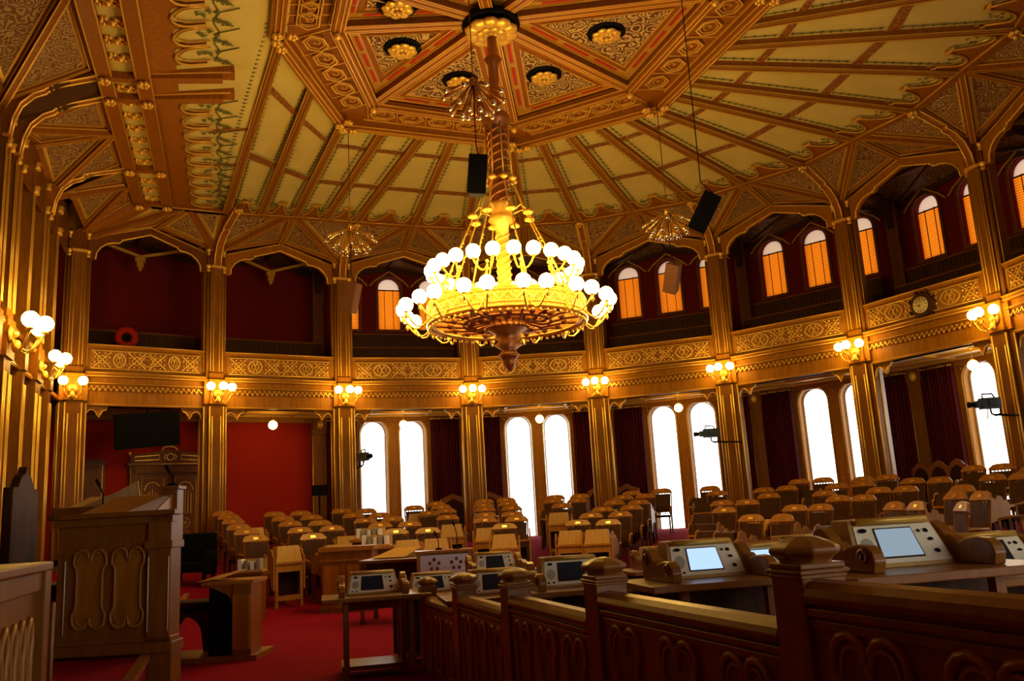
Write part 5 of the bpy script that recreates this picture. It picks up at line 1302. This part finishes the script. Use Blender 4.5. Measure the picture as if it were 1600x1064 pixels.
# dark armchair by the door
q = CAM+c2r(-6.55, 17.6, 0)
t = thing('door_armchair', 'dark armchair standing before the carved double door', 'chair', (q.x, q.y, ZF(q.x, q.y)), rzr)
m = MB(); m.box(-.4, .4, .2, .32, .3, 1.0); build(m, 'backrest', 'black', t, .04); m = MB(); m.box(-.35, .35, -.3, .25, .25, .45); build(m, 'seat', 'black', t, .04)
for sx in (-1, 1):
    m = MB(); m.box(sx*.36-.05, sx*.36+.05, -.3, .25, .2, .65); build(m, 'armrest', 'black', t, .02)
    for y in (-.25, .25): m = MB(); m.box(sx*.33-.03, sx*.33+.03, y-.03, y+.03, 0, .25); build(m, 'leg', 'black', t)

# ------------------------------------------------------------------ centre of the floor: clerks' desk, table, speaker's lectern
q = CAM+c2r((530-800)/1357*14.8, 14.8, 0)
t = thing('clerks_desk', 'panelled oak counter desk in the middle of the floor', 'desk', (q.x, q.y, 0), rzr)
m = MB(); m.box(-.42, .42, 0, .6, .08, .98); build(m, 'case', 'fore', t); m = MB(); m.box(-.46, .46, -.04, .64, .98, 1.05); m.box(-.44, .44, -.02, .6, .82, .84); build(m, 'top', 'honey', t)
m = MB(); m.box(-.45, .45, -.03, .62, 0, .08); build(m, 'plinth', 'dark', t)
for x in (-.27, .13): m = MB(); m.box(x-.12, x+.12, -.015, 0, .15, .75); build(m, 'panel', 'wood', t)
q = CAM+c2r((610-800)/1357*13.2, 13.2, 0)
t = thing('clerks_table', 'dark curved table with sloping top beside the pale rosette lectern', 'table', (q.x, q.y, 0), rzr)
m = MB(); m.prism([(-.55, -.35), (.45, -.5), (.6, .3), (-.5, .45)], .84, .88, 'z'); build(m, 'tabletop', 'fore', t); m = MB(); m.add([(-.4, -.1, .9), (.1, -.1, .9), (.3, .4, 1.02), (-.1, .4, 1.02)], [(0, 1, 2, 3)]); m.add([(-.4, -.1, .88), (.3, .4, .88), (.3, .4, 1.02), (-.1, .4, 1.02)], [(0, 1, 2, 3)]); build(m, 'writing_slope', 'pale', t)
for x, y in ((-.5, -.3), (.42, -.42), (.5, .25), (-.42, .38)): m = MB(); m.lathe([(.05, 0), (.03, .1), (.04, .5), (.05, .84)], 8, (x, y, 0)); build(m, 'leg', 'dark', t)
m = MB(); m.box(-.45, .45, -.25, .25, .6, .84); build(m, 'apron', 'deep', t)
q = CAM+c2r((679-800)/1357*12.2, 12.2, 0)
t = thing('speaker_lectern', 'lectern with pale front panel pierced by two carved rosettes', 'lectern', (q.x, q.y, 0), rzr+.12)
m = MB(); m.box(-.38, .38, .03, .4, 0, .96); build(m, 'case', 'fore', t); m = MB(); m.box(-.33, .33, 0, .03, .68, .93); pn = build(m, 'front_panel', 'frame', t)
m = MB()
for xc in (-.14, .16):
    for a_ in range(5): m.ball((xc+.065*cos(a_*1.257+.3), -.002, .805+.065*sin(a_*1.257+.3)), .024, 7, 5)
build(m, 'rosette', 'dark', pn)
m = MB(); m.box(-.4, .4, -.02, .42, .96, .99); build(m, 'top', 'honey', t); m = MB(); m.box(-.38, -.33, -.01, .03, .4, .96); m.box(.33, .38, -.01, .03, .4, .96); build(m, 'edge_post', 'honey', t)
for k, (dx, h) in enumerate(((.16, .32), (-.1, .2), (-.35, .3))):
    p = q+r_*dx+v*.25; 
    if k < 2: mic((p.x, p.y, .99), 0, 'slim black microphone on the rosette lectern, %s' % ('taller one at right' if k == 0 else 'shorter one at left'), h)
def papers(loc, n, label, rz_):
    t = thing('document_rack', label, 'rack', loc, rz_); m = MB(); m.box(-n*.05-.03, n*.05+.03, -.14, .14, 0, .03); m.box(-n*.05-.03, n*.05+.03, .11, .14, 0, .2); build(m, 'tray', 'pale', t)
    for k in range(n): x = (k-(n-1)/2)*.1; m = MB(); m.box(x-.03, x+.03, -.1, .1, .03, .2-.02*(k % 3)); build(m, 'folder', 'white' if k % 2 == 0 else 'grey', t)
p = CAM+c2r((575-800)/1357*15.9, 15.9, 0); papers((p.x, p.y, 1.0), 5, 'rack of white folders behind the counter desk, front one', rzr)
t = thing('small_stand', 'plain oak stand under the front rack of white folders', 'stand', (p.x, p.y, 0), rzr); m = MB(); m.box(-.35, .35, -.2, .2, .95, 1.0); build(m, 'top', 'honey', t); m = MB(); m.box(-.3, .3, -.15, .15, 0, .95); build(m, 'case', 'dark', t)
p = CAM+c2r((566-800)/1357*16.8, 16.8, 0); papers((p.x, p.y, 1.12), 5, 'rack of white folders behind the counter desk, rear one', rzr)
t = thing('small_stand', 'plain oak stand under the rear rack of white folders', 'stand', (p.x, p.y, 0), rzr); m = MB(); m.box(-.35, .35, -.2, .2, 1.07, 1.12); build(m, 'top', 'honey', t); m = MB(); m.box(-.3, .3, -.15, .15, 0, 1.07); build(m, 'case', 'dark', t)
p = CAM+c2r((384-800)/1357*14.4, 14.4, 0); papers((p.x, p.y, .75), 4, 'rack of folders on a stand at the front left of the seats', rzr)
t = thing('small_stand', 'dark oak stand under the left rack of folders', 'stand', (p.x, p.y, 0), rzr); m = MB(); m.box(-.25, .25, -.2, .2, .7, .75); build(m, 'top', 'dark', t); m = MB(); m.box(-.2, .2, -.15, .15, 0, .7); build(m, 'case', 'dark', t)
